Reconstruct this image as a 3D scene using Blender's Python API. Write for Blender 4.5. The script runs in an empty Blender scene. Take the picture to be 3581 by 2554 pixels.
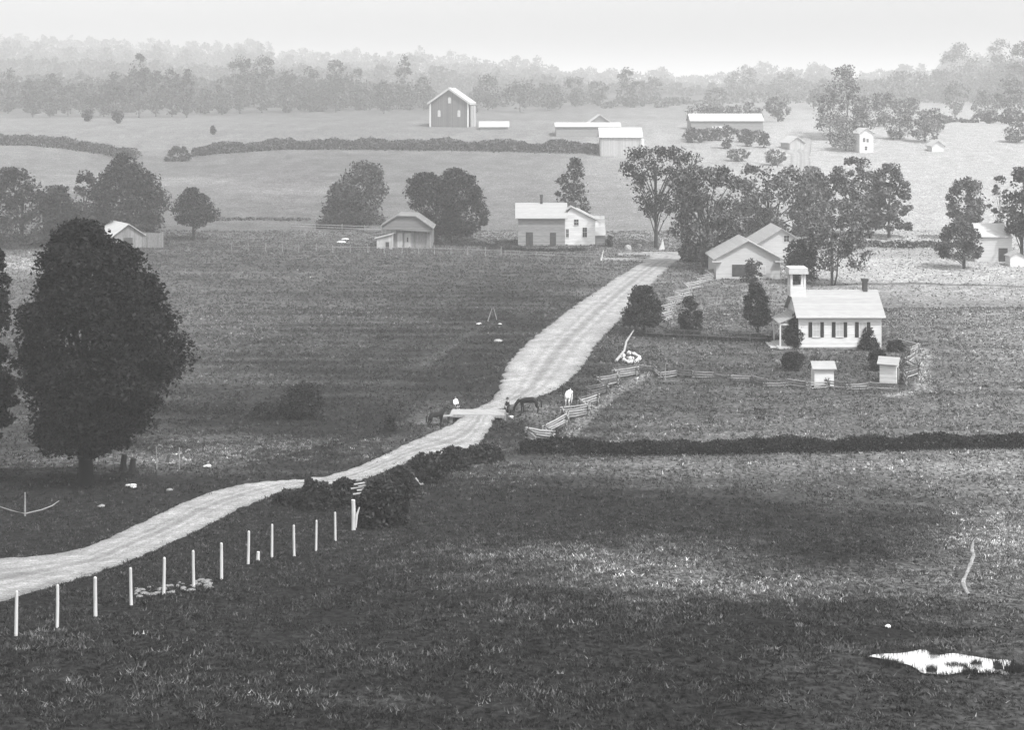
import bpy, math, random
import numpy as np
from mathutils import Vector, Matrix
random.seed(7); rng = np.random.default_rng(11)
S = bpy.context.scene; C = S.collection
R = math.radians
# ------------------------------------------------------------------ camera, world, sun, exposure
F = 1400.0; YH = 95.0; CX = 512.0            # focal length in pixels, horizon row, centre column of a 1024 x 731 view
cam = bpy.data.cameras.new('camera'); camo = bpy.data.objects.new('camera', cam); C.objects.link(camo)
cam.sensor_width = 36; cam.lens = 36 * F / 1024; cam.shift_y = -(365.5 - YH) / 1024
camo.location = (0, 0, 0); camo.rotation_euler = (R(90), 0, 0); cam.clip_start = 0.5; cam.clip_end = 20000
S.camera = camo
S.view_settings.view_transform = 'Standard'; S.view_settings.look = 'None'
S.view_settings.exposure = 1.05; S.view_settings.gamma = 1.0
SUN = Vector((0.42, -0.40, 0.82)).normalized()
el = math.asin(SUN.z); az = math.atan2(SUN.x, SUN.y)
w = bpy.data.worlds.new('World'); S.world = w; w.use_nodes = True
nt = w.node_tree; bg = nt.nodes['Background']
sky = nt.nodes.new('ShaderNodeTexSky'); sky.sky_type = 'NISHITA'; sky.sun_disc = False
sky.sun_elevation = el; sky.sun_rotation = az; sky.dust_density = 4.0; sky.air_density = 1.0; sky.ozone_density = 0.5
bw = nt.nodes.new('ShaderNodeSeparateColor'); nt.links.new(sky.outputs[0], bw.inputs[0]); nt.links.new(bw.outputs[2], bg.inputs['Color'])   # blue-sensitive plate: only the blue light of the sky counts
bg.inputs['Strength'].default_value = 0.15
sl = bpy.data.lights.new('sun', 'SUN'); sl.energy = 2.2; sl.angle = R(1.2); sl.color = (1, 1, 1)
so = bpy.data.objects.new('sun', sl); C.objects.link(so); so.rotation_euler = SUN.to_track_quat('Z', 'Y').to_euler()
HAZE_D = 0.00056

# ------------------------------------------------------------------ terrain function
PY = np.array([-80, -30, 0, 10, 25, 40, 46, 55, 65, 87, 105, 119, 138, 169, 200, 230, 275, 335, 400, 480, 560, 760, 1050, 1900, 2600, 3600, 5500, 9000], float)
PZ = np.array([-3, -2.6, -3, -7.5, -14.5, -19.8, -20.9, -21.7, -23.5, -27.6, -29.7, -30.4, -31.2, -30.7, -30.5, -30.0, -29.6, -28.2, -23.9, -18.9, -12.4, -12.0, -5.3, 6.3, 12, 12, 0, 0], float)
def _tangents():
    d = np.diff(PZ) / np.diff(PY); m = np.zeros_like(PZ); m[1:-1] = (d[1:] + d[:-1]) / 2; m[0] = d[0]; m[-1] = d[-1]
    for i in range(len(d)):
        if d[i] * m[i] <= 0: m[i] = 0
        if d[i] * m[i + 1] <= 0: m[i + 1] = 0
    return m
PM = _tangents()
def profile(Y):
    Y = np.clip(Y, PY[0], PY[-1]); i = np.clip(np.searchsorted(PY, Y) - 1, 0, len(PY) - 2)
    h = PY[i + 1] - PY[i]; t = (Y - PY[i]) / h
    return (2*t**3 - 3*t**2 + 1)*PZ[i] + (t**3 - 2*t**2 + t)*h*PM[i] + (-2*t**3 + 3*t**2)*PZ[i+1] + (t**3 - t**2)*h*PM[i+1]
def ss(a, b, x):
    t = np.clip((x - a) / (b - a), 0, 1); return t*t*(3 - 2*t)
def wav(X, Y, lam, seed, n=5):
    r = np.random.default_rng(seed); o = 0
    for k in range(n):
        a = r.uniform(0, 6.28); l = lam * r.uniform(.7, 1.5); o = o + np.sin((X*math.cos(a) + Y*math.sin(a))*6.283/l + r.uniform(0, 6.28))
    return o / n
def h0(X, Y):
    X = np.asarray(X, float); Y = np.asarray(Y, float)
    u = np.clip(X / np.maximum(Y + 60, 30), -.8, .8)
    z = profile(Y)
    z = z + ss(700, 2050, Y) * (9 - 61*u)                       # the far country stands higher on the left
    z = z + 1.6*np.exp(-((u + .36)/.12)**2) * np.exp(-((Y - 465)/55)**2)
    z = z - 1.8*np.exp(-((u + .235)/.05)**2) * np.exp(-((Y - 460)/75)**2)
    z = z + .9*np.exp(-((X - 12)/16)**2 - ((Y - 78)/9)**2)     # low swell in the near pasture
    z = z - .5*np.exp(-((X - 24)/14)**2 - ((Y - 66)/5)**2)
    z = z + ss(330, 500, Y)*ss(.05, .2, u)*(-1.2)
    z = z + .10*wav(X, Y, 9, 1) * ss(30, 60, Y) + .35*wav(X, Y, 60, 2)*ss(60, 200, Y)
    return z
CREEK = []
def segd(X, Y, pts):
    d = np.full(np.shape(X), 1e9)
    for (a, b), (c, e) in zip(pts[:-1], pts[1:]):
        L = (c-a)**2 + (e-b)**2 + 1e-9; t = np.clip(((X-a)*(c-a) + (Y-b)*(e-b))/L, 0, 1)
        d = np.minimum(d, np.hypot(X - a - t*(c-a), Y - b - t*(e-b)))
    return d
def h1(X, Y):
    z = h0(X, Y)
    if CREEK: z = z - .85*np.exp(-(segd(X, Y, CREEK)/1.3)**2)
    if POND:
        d = np.hypot((X - POND[0])/POND[3], (Y - POND[1])/POND[4])
        k = 1 - ss(1.0, 1.9, d); z = z*(1-k) + (POND[2])*k
    return z
POND = None
def hit(x, y, lo=38.0, hi=3000.0):
    """world point where the line of sight through picture point (x, y) first meets the ground"""
    Y = np.concatenate([np.arange(lo, 300, .25), np.arange(300, hi, 1.0)])
    X = (x - CX)*Y/F; Z = -(y - YH)*Y/F
    g = h0(X, Y) - Z; i = np.argmax(g > 0)
    if not (g > 0).any(): i = len(Y) - 1
    if i == 0: return (X[0], Y[0], float(h0(X[0], Y[0])))
    t = -g[i-1]/(g[i] - g[i-1]); Yq = Y[i-1] + t*(Y[i] - Y[i-1]); Xq = (x - CX)*Yq/F
    return (float(Xq), float(Yq), float(h0(Xq, Yq)))
def at(x, Y):
    X = (x - CX)*Y/F; return (X, Y, float(h0(X, Y)))
def far_y(Y): return float(np.interp(Y, [0, 269, 315, 360, 400, 450, 500, 600, 900, 2000], [0, 275, 335, 400, 480, 560, 740, 1050, 1900, 4600]))
def D(x, y): return (x*.4497, y*.4497)
CREEK = [hit(449, 420)[:2], hit(455, 418)[:2], hit(480, 416.5)[:2], hit(505, 415)[:2], hit(530, 428)[:2], hit(552, 436)[:2]]
p = hit(942, 662); POND = (p[0], p[1], p[2] + .02, 3.0, 1.25)

# ------------------------------------------------------------------ tagging, mesh and material helpers
def tag(o, label=None, cat=None, group=None, kind=None):
    if label: o['label'] = label
    if cat: o['category'] = cat
    if group: o['group'] = group
    if kind: o['kind'] = kind
    return o
def empty(name, loc, rz=0, label=None, cat=None, group=None):
    o = bpy.data.objects.new(name, None); C.objects.link(o); o.location = loc; o.rotation_euler = (0, 0, rz); o.empty_display_size = .3
    return tag(o, label, cat, group)
def obj(name, me, parent=None, loc=None, rz=0):
    o = bpy.data.objects.new(name, me); C.objects.link(o)
    if parent: o.parent = parent
    if loc is not None: o.location = loc
    o.rotation_euler = (0, 0, rz); return o
MATS = {}
def mat(name, tone, var=.25, scale=2.0, rough=.9, bump=0.0, stretch=(1, 1, 1), detail=4, island=0.0, metal=0.0, spec=.2, scale2=None):
    if name in MATS: return MATS[name]
    m = bpy.data.materials.new(name); MATS[name] = m; m.use_nodes = True; t = m.node_tree; b = t.nodes['Principled BSDF']
    N = t.nodes.new; L = t.links.new
    b.inputs['Roughness'].default_value = rough; b.inputs['Metallic'].default_value = metal; b.inputs['Specular IOR Level'].default_value = spec
    tc = N('ShaderNodeTexCoord'); mp = N('ShaderNodeMapping'); mp.inputs['Scale'].default_value = stretch; L(tc.outputs['Object'], mp.inputs[0])
    nz = N('ShaderNodeTexNoise'); nz.inputs['Scale'].default_value = scale; nz.inputs['Detail'].default_value = detail; L(mp.outputs[0], nz.inputs['Vector'])
    mr = N('ShaderNodeMapRange'); mr.inputs[1].default_value = .25; mr.inputs[2].default_value = .75
    mr.inputs[3].default_value = tone*(1 - var); mr.inputs[4].default_value = tone*(1 + var); L(nz.outputs[0], mr.inputs[0])
    out = mr.outputs[0]
    if island:
        g = N('ShaderNodeNewGeometry'); m2 = N('ShaderNodeMapRange'); m2.inputs[3].default_value = 1 - island; m2.inputs[4].default_value = 1 + island
        L(g.outputs['Random Per Island'], m2.inputs[0]); mm = N('ShaderNodeMath'); mm.operation = 'MULTIPLY'; L(out, mm.inputs[0]); L(m2.outputs[0], mm.inputs[1]); out = mm.outputs[0]
    L(out, b.inputs['Base Color'])
    if bump:
        bp = N('ShaderNodeBump'); bp.inputs['Strength'].default_value = bump; bp.inputs['Distance'].default_value = .05; L(nz.outputs[0], bp.inputs['Height']); L(bp.outputs[0], b.inputs['Normal'])
    return m
def boards(name, tone, pitch, axis, var=.2, seam=.45, rough=.85):
    """painted or bare boards: seams every `pitch` metres along the given object axis"""
    if name in MATS: return MATS[name]
    m = mat(name, tone, var, 1.3, rough, stretch=(4, 4, 1) if axis != 2 else (.6, .6, 5))
    t = m.node_tree; N = t.nodes.new; L = t.links.new; b = t.nodes['Principled BSDF']
    src = b.inputs['Base Color'].links[0].from_socket
    tc = [n for n in t.nodes if n.type == 'TEX_COORD'][0]; sp = N('ShaderNodeSeparateXYZ'); L(tc.outputs['Object'], sp.inputs[0])
    if axis == 2: v = sp.outputs[2]
    else:
        ad = N('ShaderNodeMath'); ad.operation = 'ADD'; L(sp.outputs[0], ad.inputs[0]); L(sp.outputs[1], ad.inputs[1]); v = ad.outputs[0]
    dv = N('ShaderNodeMath'); dv.operation = 'DIVIDE'; L(v, dv.inputs[0]); dv.inputs[1].default_value = pitch
    fr = N('ShaderNodeMath'); fr.operation = 'FRACT'; L(dv.outputs[0], fr.inputs[0])
    fl = N('ShaderNodeMath'); fl.operation = 'FLOOR'; L(dv.outputs[0], fl.inputs[0])
    wn = N('ShaderNodeTexWhiteNoise'); wn.noise_dimensions = '1D'; L(fl.outputs[0], wn.inputs['W'])
    w2 = N('ShaderNodeMapRange'); L(wn.outputs['Value'], w2.inputs[0]); w2.inputs[3].default_value = 1 - var*.8; w2.inputs[4].default_value = 1 + var*.5
    gt = N('ShaderNodeMath'); gt.operation = 'GREATER_THAN'; gt.inputs[1].default_value = .12; L(fr.outputs[0], gt.inputs[0])
    m3 = N('ShaderNodeMapRange'); L(gt.outputs[0], m3.inputs[0]); m3.inputs[3].default_value = 1 - seam; m3.inputs[4].default_value = 1
    a = N('ShaderNodeMath'); a.operation = 'MULTIPLY'; L(m3.outputs[0], a.inputs[0]); L(w2.outputs[0], a.inputs[1])
    c = N('ShaderNodeMath'); c.operation = 'MULTIPLY'; L(a.outputs[0], c.inputs[0]); L(src, c.inputs[1]); L(c.outputs[0], b.inputs['Base Color'])
    return m
def npmesh(name, V, Fq, m, smooth=False):
    me = bpy.data.meshes.new(name); V = np.asarray(V, np.float32); Fq = np.asarray(Fq, np.int32); k = Fq.shape[1]
    me.vertices.add(len(V)); me.vertices.foreach_set('co', V.ravel())
    me.loops.add(Fq.size); me.loops.foreach_set('vertex_index', Fq.ravel())
    me.polygons.add(len(Fq)); me.polygons.foreach_set('loop_start', np.arange(0, Fq.size, k, dtype=np.int32))
    me.polygons.foreach_set('loop_total', np.full(len(Fq), k, np.int32))
    if smooth: me.polygons.foreach_set('use_smooth', np.ones(len(Fq), bool))
    me.update(calc_edges=True); me.validate()
    me.materials.append(m); return me
class MB:
    def __init__(s): s.v = []; s.f = []
    def add(s, vs, fs):
        o = len(s.v); s.v += [tuple(v) for v in vs]; s.f += [tuple(i + o for i in f) for f in fs]; return s
    def box(s, x0, x1, y0, y1, z0, z1, M=None):
        vs = [Vector((x, y, z)) for z in (z0, z1) for y in (y0, y1) for x in (x0, x1)]
        if M: vs = [M @ v for v in vs]
        return s.add(vs, [(0, 2, 3, 1), (4, 5, 7, 6), (0, 1, 5, 4), (1, 3, 7, 5), (3, 2, 6, 7), (2, 0, 4, 6)])
    def tube(s, pts, rad, n=7, jit=0):
        pts = [Vector(q) for q in pts]; rings = []
        for i, q in enumerate(pts):
            d = (pts[min(i+1, len(pts)-1)] - pts[max(i-1, 0)]).normalized()
            a = d.orthogonal().normalized(); b = d.cross(a); r = rad[i] if hasattr(rad, '__len__') else rad
            rings.append([q + (a*math.cos(6.283*k/n) + b*math.sin(6.283*k/n))*r*(1 + jit*random.uniform(-1, 1)) for k in range(n)])
        vs = [v for r_ in rings for v in r_]; fs = []
        for i in range(len(pts)-1):
            for k in range(n): fs.append((i*n + k, i*n + (k+1) % n, (i+1)*n + (k+1) % n, (i+1)*n + k))
        fs.append(tuple(range(n-1, -1, -1))); fs.append(tuple((len(pts)-1)*n + k for k in range(n)))
        return s.add(vs, fs)
    def prism(s, poly, axis, a, b):
        """extrude a 2-D polygon between a and b along x (axis 0: poly is y,z) or y (axis 1: poly is x,z)"""
        n = len(poly); g = (lambda t, q: (t, q[0], q[1])) if axis == 0 else (lambda t, q: (q[0], t, q[1]))
        vs = [g(a, q) for q in poly] + [g(b, q) for q in poly]
        return s.add(vs, [tuple(range(n)), tuple(range(2*n-1, n-1, -1))] + [(i, n+i, n+(i+1) % n, (i+1) % n) for i in range(n)])
    def build(s, name, m, parent=None, loc=None, rz=0, smooth=False):
        me = bpy.data.meshes.new(name); me.from_pydata(s.v, [], s.f); me.materials.append(m)
        import bmesh
        b = bmesh.new(); b.from_mesh(me); bmesh.ops.recalc_face_normals(b, faces=b.faces); b.to_mesh(me); b.free()
        if smooth:
            for q in me.polygons: q.use_smooth = True
        return obj(name, me, parent, loc, rz)

# ------------------------------------------------------------------ ground
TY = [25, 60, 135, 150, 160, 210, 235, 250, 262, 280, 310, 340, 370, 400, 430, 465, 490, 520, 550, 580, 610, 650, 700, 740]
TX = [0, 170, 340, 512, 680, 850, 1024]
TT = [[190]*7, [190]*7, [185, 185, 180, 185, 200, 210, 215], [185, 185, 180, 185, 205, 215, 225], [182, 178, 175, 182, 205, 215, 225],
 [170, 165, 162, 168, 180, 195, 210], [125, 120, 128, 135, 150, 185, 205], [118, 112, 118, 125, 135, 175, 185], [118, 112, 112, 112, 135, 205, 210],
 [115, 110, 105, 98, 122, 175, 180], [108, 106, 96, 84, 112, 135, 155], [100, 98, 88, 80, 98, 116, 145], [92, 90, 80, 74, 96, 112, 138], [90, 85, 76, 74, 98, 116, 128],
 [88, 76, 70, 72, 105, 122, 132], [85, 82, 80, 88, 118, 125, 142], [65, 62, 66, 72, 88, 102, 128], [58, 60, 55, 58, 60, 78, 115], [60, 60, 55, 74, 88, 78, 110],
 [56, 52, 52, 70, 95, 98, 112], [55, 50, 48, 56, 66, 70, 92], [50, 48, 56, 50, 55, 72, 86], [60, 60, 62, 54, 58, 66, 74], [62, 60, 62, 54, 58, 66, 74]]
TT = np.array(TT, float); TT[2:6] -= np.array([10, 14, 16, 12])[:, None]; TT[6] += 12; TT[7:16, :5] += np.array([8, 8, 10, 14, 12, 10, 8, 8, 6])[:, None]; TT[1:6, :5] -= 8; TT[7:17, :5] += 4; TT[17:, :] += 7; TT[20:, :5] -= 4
BLOBS = [  # x, y, sx, sy, value change: patches of paler or darker sward, and shade painted over the swale slope
 (640, 570, 90, 14, 18), (760, 592, 70, 9, 22), (560, 556, 60, 9, 14), (900, 470, 140, 10, 12), (750, 520, 120, 12, -8), (480, 530, 90, 12, -8),
 (600, 640, 150, 14, -10), (860, 610, 110, 8, -12), (520, 610, 60, 5, 12), (300, 665, 70, 10, 12), (120, 700, 70, 14, 12), (300, 620, 90, 16, -8),
 (60, 500, 60, 14, -14), (190, 435, 60, 8, 14), (200, 408, 45, 4, -24), (430, 420, 35, 10, -8),
 (535, 414, 28, 12, 42), (434, 422, 34, 14, 44), (500, 585, 160, 7, 12), (250, 645, 150, 8, 10), (420, 700, 160, 9, 8), (120, 461, 110, 8, 34), (560, 400, 20, 14, 14), (830, 552, 90, 14, -18), (860, 634, 170, 8, -20), (640, 518, 130, 10, -14), (430, 600, 120, 16, -6), (520, 245, 60, 4, -20), (60, 390, 40, 12, 10), (60, 460, 60, 6, 40), (250, 452, 60, 6, 16),
 (25, 265, 40, 10, 50), (190, 182, 60, 5, 14), (300, 192, 80, 4, 14), (925, 272, 80, 7, 34), (925, 256, 80, 4, -24), (1010, 540, 40, 26, 10), (930, 520, 80, 7, -12),
 (760, 440, 120, 5, 14), (1000, 430, 60, 10, -8), (540, 475, 60, 8, 8), (330, 560, 60, 10, 8), (945, 664, 75, 10, -16), (90, 180, 60, 12, 8)]
LINES = [  # worn or paler tracks: points, half-width in m, value
 ([(648, 374), (612, 395), (590, 412), (566, 438), (560, 448)], .9, 150), ([(716, 280), (690, 295), (672, 322)], .8, 150),
 ([(922, 350), (924, 372), (922, 392), (890, 396)], .9, 165), ([(456, 402), (400, 424), (385, 434)], .5, 110), ([(400, 400), (350, 395)], .4, 100),
 ([(0, 468), (70, 466)], .5, 150), ([(492, 325), (471, 334), (445, 350), (424, 366)], .7, 112), ([(850, 264), (930, 264), (1010, 265)], 1.2, 225), ([(300, 456), (345, 442), (392, 432)], .8, 62), ([(840, 285), (930, 284), (1020, 287)], .9, 110), ([(775, 360), (790, 366)], .35, 170)]
LW = [([hit(*q)[:2] for q in pts], wd, v) for pts, wd, v in LINES]
ILL = 1.75; AIR = .84
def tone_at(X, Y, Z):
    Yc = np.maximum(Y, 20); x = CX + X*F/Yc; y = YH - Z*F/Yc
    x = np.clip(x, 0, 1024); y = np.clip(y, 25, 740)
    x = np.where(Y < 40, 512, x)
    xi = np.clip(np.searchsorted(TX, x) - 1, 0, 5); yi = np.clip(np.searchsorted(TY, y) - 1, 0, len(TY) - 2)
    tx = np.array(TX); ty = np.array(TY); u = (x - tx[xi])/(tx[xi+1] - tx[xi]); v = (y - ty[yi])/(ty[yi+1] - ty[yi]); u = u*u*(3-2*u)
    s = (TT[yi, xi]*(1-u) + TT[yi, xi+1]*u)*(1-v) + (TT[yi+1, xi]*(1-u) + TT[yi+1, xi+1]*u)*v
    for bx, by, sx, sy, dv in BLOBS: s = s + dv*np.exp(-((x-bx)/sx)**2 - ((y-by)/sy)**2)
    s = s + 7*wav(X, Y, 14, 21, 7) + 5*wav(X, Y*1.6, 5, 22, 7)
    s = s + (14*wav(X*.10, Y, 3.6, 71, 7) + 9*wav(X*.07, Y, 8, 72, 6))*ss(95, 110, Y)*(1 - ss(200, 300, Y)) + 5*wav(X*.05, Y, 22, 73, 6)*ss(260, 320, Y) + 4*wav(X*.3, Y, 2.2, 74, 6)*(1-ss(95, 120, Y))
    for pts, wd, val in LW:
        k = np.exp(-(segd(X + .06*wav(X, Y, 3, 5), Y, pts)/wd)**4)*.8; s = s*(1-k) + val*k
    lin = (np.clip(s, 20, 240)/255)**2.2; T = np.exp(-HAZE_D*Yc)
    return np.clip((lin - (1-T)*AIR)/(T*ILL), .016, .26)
def ground_mat():
    m = bpy.data.materials.new('meadow_grass'); m.use_nodes = True; t = m.node_tree; N = t.nodes.new; L = t.links.new; b = t.nodes['Principled BSDF']
    b.inputs['Roughness'].default_value = 1; b.inputs['Specular IOR Level'].default_value = 0.05
    at_ = N('ShaderNodeAttribute'); at_.attribute_name = 'tone'; tc = N('ShaderNodeTexCoord'); cur = at_.outputs['Fac']
    bumpsrc = None
    for sc, amp, dt in ((3.2, .9, 6), (1.0, .24, 4), (.22, .14, 3)):
        nz = N('ShaderNodeTexNoise'); nz.inputs['Scale'].default_value = sc; nz.inputs['Detail'].default_value = dt; nz.inputs['Roughness'].default_value = .65
        L(tc.outputs['Object'], nz.inputs['Vector']); mr = N('ShaderNodeMapRange'); mr.inputs[1].default_value = .36; mr.inputs[2].default_value = .64
        mr.inputs[3].default_value = 1 - amp; mr.inputs[4].default_value = 1 + amp; L(nz.outputs[0], mr.inputs[0])
        mu = N('ShaderNodeMath'); mu.operation = 'MULTIPLY'; L(cur, mu.inputs[0]); L(mr.outputs[0], mu.inputs[1]); cur = mu.outputs[0]
        if bumpsrc is None: bumpsrc = nz
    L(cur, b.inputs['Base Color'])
    bp = N('ShaderNodeBump'); bp.inputs['Strength'].default_value = .7; bp.inputs['Distance'].default_value = .15; L(bumpsrc.outputs[0], bp.inputs['Height']); L(bp.outputs[0], b.inputs['Normal'])
    return m
rows = np.concatenate([np.arange(-70, 34, 4.0), np.arange(34, 200, .5), np.arange(200, 420, 1.2), np.geomspace(420, 8500, 150)])
cols = np.concatenate([np.linspace(-1.6, -.45, 40, endpoint=False), np.linspace(-.45, .45, 560), np.linspace(.45, 1.6, 41)[1:]])
YY, UU = np.meshgrid(rows, cols, indexing='ij'); XX = UU*(np.maximum(YY, -60) + 75)
ZZ = h1(XX, YY) + .05*wav(XX, YY, 1.7, 3)*(YY < 200)
nr, nc = XX.shape; idx = np.arange(nr*nc).reshape(nr, nc)
quads = np.stack([idx[:-1, :-1], idx[:-1, 1:], idx[1:, 1:], idx[1:, :-1]], -1).reshape(-1, 4)
me = npmesh('ground', np.stack([XX, YY, ZZ], -1).reshape(-1, 3), quads, ground_mat(), True)
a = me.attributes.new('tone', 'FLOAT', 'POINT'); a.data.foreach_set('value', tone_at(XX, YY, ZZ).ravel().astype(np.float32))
tag(obj('ground', me), kind='structure')

# roads: strips laid over the ground between two edge lines given as (far/left point, near/right point)
def road_mat():
    m = bpy.data.materials.new('dirt_road'); m.use_nodes = True; t = m.node_tree; N = t.nodes.new; L = t.links.new; b = t.nodes['Principled BSDF']
    b.inputs['Roughness'].default_value = 1; b.inputs['Specular IOR Level'].default_value = .05
    uv = N('ShaderNodeAttribute'); uv.attribute_name = 'across'; tc = N('ShaderNodeTexCoord')
    cr = N('ShaderNodeValToRGB'); L(uv.outputs['Fac'], cr.inputs[0]); e = cr.color_ramp
    e.elements[0].position = 0; e.elements[0].color = (.11,)*3 + (1,); e.elements[1].position = 1; e.elements[1].color = (.12,)*3 + (1,)
    for p_, c_ in ((.05, .20), (.14, .24), (.27, .27), (.35, .20), (.42, .27), (.50, .18), (.56, .18), (.63, .27), (.70, .20), (.80, .26), (.94, .21)):
        q = e.elements.new(p_); q.color = (c_, c_, c_, 1)
    cur = cr.outputs[0]
    for sc, amp, st in ((9, .45, (1, 1, 1)), (2.3, .2, (1, 1, 1)), (.5, .22, (1, 1, 1))):
        nz = N('ShaderNodeTexNoise'); nz.inputs['Scale'].default_value = sc; nz.inputs['Detail'].default_value = 5; L(tc.outputs['Object'], nz.inputs['Vector'])
        mr = N('ShaderNodeMapRange'); mr.inputs[1].default_value = .3; mr.inputs[2].default_value = .7; mr.inputs[3].default_value = 1 - amp; mr.inputs[4].default_value = 1 + amp; L(nz.outputs[0], mr.inputs[0])
        mu = N('ShaderNodeVectorMath'); mu.operation = 'SCALE'; L(cur, mu.inputs[0]); L(mr.outputs[0], mu.inputs['Scale']); cur = mu.outputs[0]
    L(cur, b.inputs['Base Color']); bp = N('ShaderNodeBump'); bp.inputs['Strength'].default_value = .5; L(nz.outputs[0], bp.inputs['Height']); L(bp.outputs[0], b.inputs['Normal'])
    return m
RM = road_mat()
def cr_spline(P, n):
    P = np.array(P, float); seg = np.r_[0, np.cumsum(np.hypot(*np.diff(P, axis=0).T))]; Q = []
    for t in np.linspace(0, len(P) - 1 - 1e-6, n):
        i = int(t); u = t - i; p0, p1, p2, p3 = P[max(i-1, 0)], P[i], P[min(i+1, len(P)-1)], P[min(i+2, len(P)-1)]
        Q.append(.5*((2*p1) + (p2-p0)*u + (2*p0 - 5*p1 + 4*p2 - p3)*u*u + (3*p1 - p0 - 3*p2 + p3)*u**3))
    return np.array(Q)
def road(pairs, n=500, na=25, lift=.07, jit=.35, name='road', disp=True):
    A = [hit(*(D(*q[0]) if disp else q[0]))[:2] for q in pairs]; B = [hit(*(D(*q[1]) if disp else q[1]))[:2] for q in pairs]
    A = cr_spline(A, n); B = cr_spline(B, n); v = np.linspace(0, 1, na)
    jl = jit*(wav(A[:, 0], A[:, 1], 2.2, 31, 6) + .7*wav(A[:, 0], A[:, 1], .8, 34, 6)); jr = jit*(wav(B[:, 0], B[:, 1], 2.2, 32, 6) + .7*wav(B[:, 0], B[:, 1], .8, 33, 6)); wd = np.hypot(*(B - A).T) + 1e-6
    vv = (jl/wd)[:, None]*(1 - v)[None] + v[None] + (jr/wd)[:, None]*v[None]
    X = A[:, 0:1] + (B - A)[:, 0:1]*vv; Y = A[:, 1:2] + (B - A)[:, 1:2]*vv; Z = h0(X, Y) + lift + .05*np.sin(np.pi*v)[None]
    Z[:, 0] -= .12; Z[:, -1] -= .12
    i = np.arange(n*na).reshape(n, na); q = np.stack([i[:-1, :-1], i[:-1, 1:], i[1:, 1:], i[1:, :-1]], -1).reshape(-1, 4)
    me = npmesh(name, np.stack([X, Y, Z], -1).reshape(-1, 3), q[:, ::-1], RM, True)
    a = me.attributes.new('across', 'FLOAT', 'POINT'); a.data.foreach_set('value', np.tile(v, n).astype(np.float32))
    return tag(obj(name, me), kind='structure'), A, B
MAIN = [((-200, 1246), (-200, 1420)), ((-100, 1246), (-90, 1380)), ((0, 1243), (10, 1340)), ((110, 1236), (160, 1294)), ((200, 1215), (240, 1268)), ((280, 1180), (330, 1233)), ((350, 1147), (410, 1196)), ((420, 1115), (490, 1157)),
 ((510, 1085), (560, 1122)), ((600, 1073), (640, 1092)), ((680, 1067), (710, 1084)), ((760, 1052), (800, 1070)), ((830, 1025), (870, 1046)), ((900, 990), (945, 1018)), ((970, 960), (1045, 1003)),
 ((1012, 940), (1080, 970)), ((1032, 925), (1098, 935)), ((1050, 913), (1112, 912)), ((1082, 900), (1175, 892)), ((1102, 880), (1228, 872)), ((1112, 850), (1270, 845)), ((1125, 812), (1303, 808)),
 ((1165, 768), (1325, 768)), ((1225, 720), (1370, 722)), ((1300, 665), (1415, 668)), ((1360, 625), (1458, 625)), ((1415, 592), (1496, 590)), ((1440, 574), (1520, 570)), ((1452, 566), (1530, 560))]
_, RA, RB = road(MAIN, 900, 31)
road([((1335, 573.5), (1335, 578.5)), ((1380, 574.5), (1380, 580)), ((1420, 575.5), (1415, 582.5)), ((1455, 575), (1450, 586)), ((1490, 572), (1490, 585))], 160, 7, .09, .2, 'side_road')
road([((1375, 563.5), (1375, 568.5)), ((1420, 562), (1420, 568.5)), ((1470, 559.5), (1470, 571)), ((1510, 562), (1500, 577)), ((1560, 570), (1560, 580))], 160, 7, .11, .2, 'side_road')
road([((1752, 392), (1800, 392)), ((1757, 365), (1801, 365)), ((1757, 345), (1801, 345)), ((1745, 338), (1803, 336)), ((1772, 322), (1805, 318)), ((1782, 308), (1806, 306))], 120, 7, .15, .5, 'far_road')
FPX = [((1922, 388), (1936, 392)), ((1906, 440), (1937, 445)), ((1918, 482), (1944, 486)), ((1893, 540), (1920, 545)), ((1869, 600), (1897, 600)), ((1845, 655), (1882, 650)), ((1860, 702), (1892, 692)), ((1888, 742), (1915, 735))]
cv8 = lambda q: ((2381 + q[0]/1.888)/3.497, (1694 + q[1]/1.888)/3.497)
_, FA, FB = road([(cv8(a_), cv8(b_)) for a_, b_ in FPX], 160, 7, .05, .05, 'footpath', disp=False)
road([((1845, 226), (1882, 226)), ((1855, 215), (1884, 215))], 20, 5, .2, .5, 'far_road')

# ------------------------------------------------------------------ leaves, trees, bushes
def leaves(P, size, up=.35):
    n = len(P); nrm = rng.normal(size=(n, 3)); nrm[:, 2] += up*1.5; nrm /= np.linalg.norm(nrm, axis=1)[:, None] + 1e-9
    t = np.cross(nrm, rng.normal(size=(n, 3))); t /= np.linalg.norm(t, axis=1)[:, None] + 1e-9; b = np.cross(nrm, t)
    s = (size*rng.uniform(.5, 1.15, n))[:, None]; V = np.empty((n, 4, 3)); V[:, 0] = P - t*s; V[:, 1] = P + b*s*.55 + nrm*s*.15; V[:, 2] = P + t*s; V[:, 3] = P - b*s*.55
    return V.reshape(-1, 3), np.arange(4*n).reshape(-1, 4)
def leafmat(tone):
    return mat('leaves_%d' % round(tone*1000), tone, .5, .7, .75, island=.8, detail=3, spec=.15)
def barkmat(tone=.05): return mat('bark_%d' % round(tone*1000), tone, .4, 3, .95, .4, (1, 1, .3))
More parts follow.
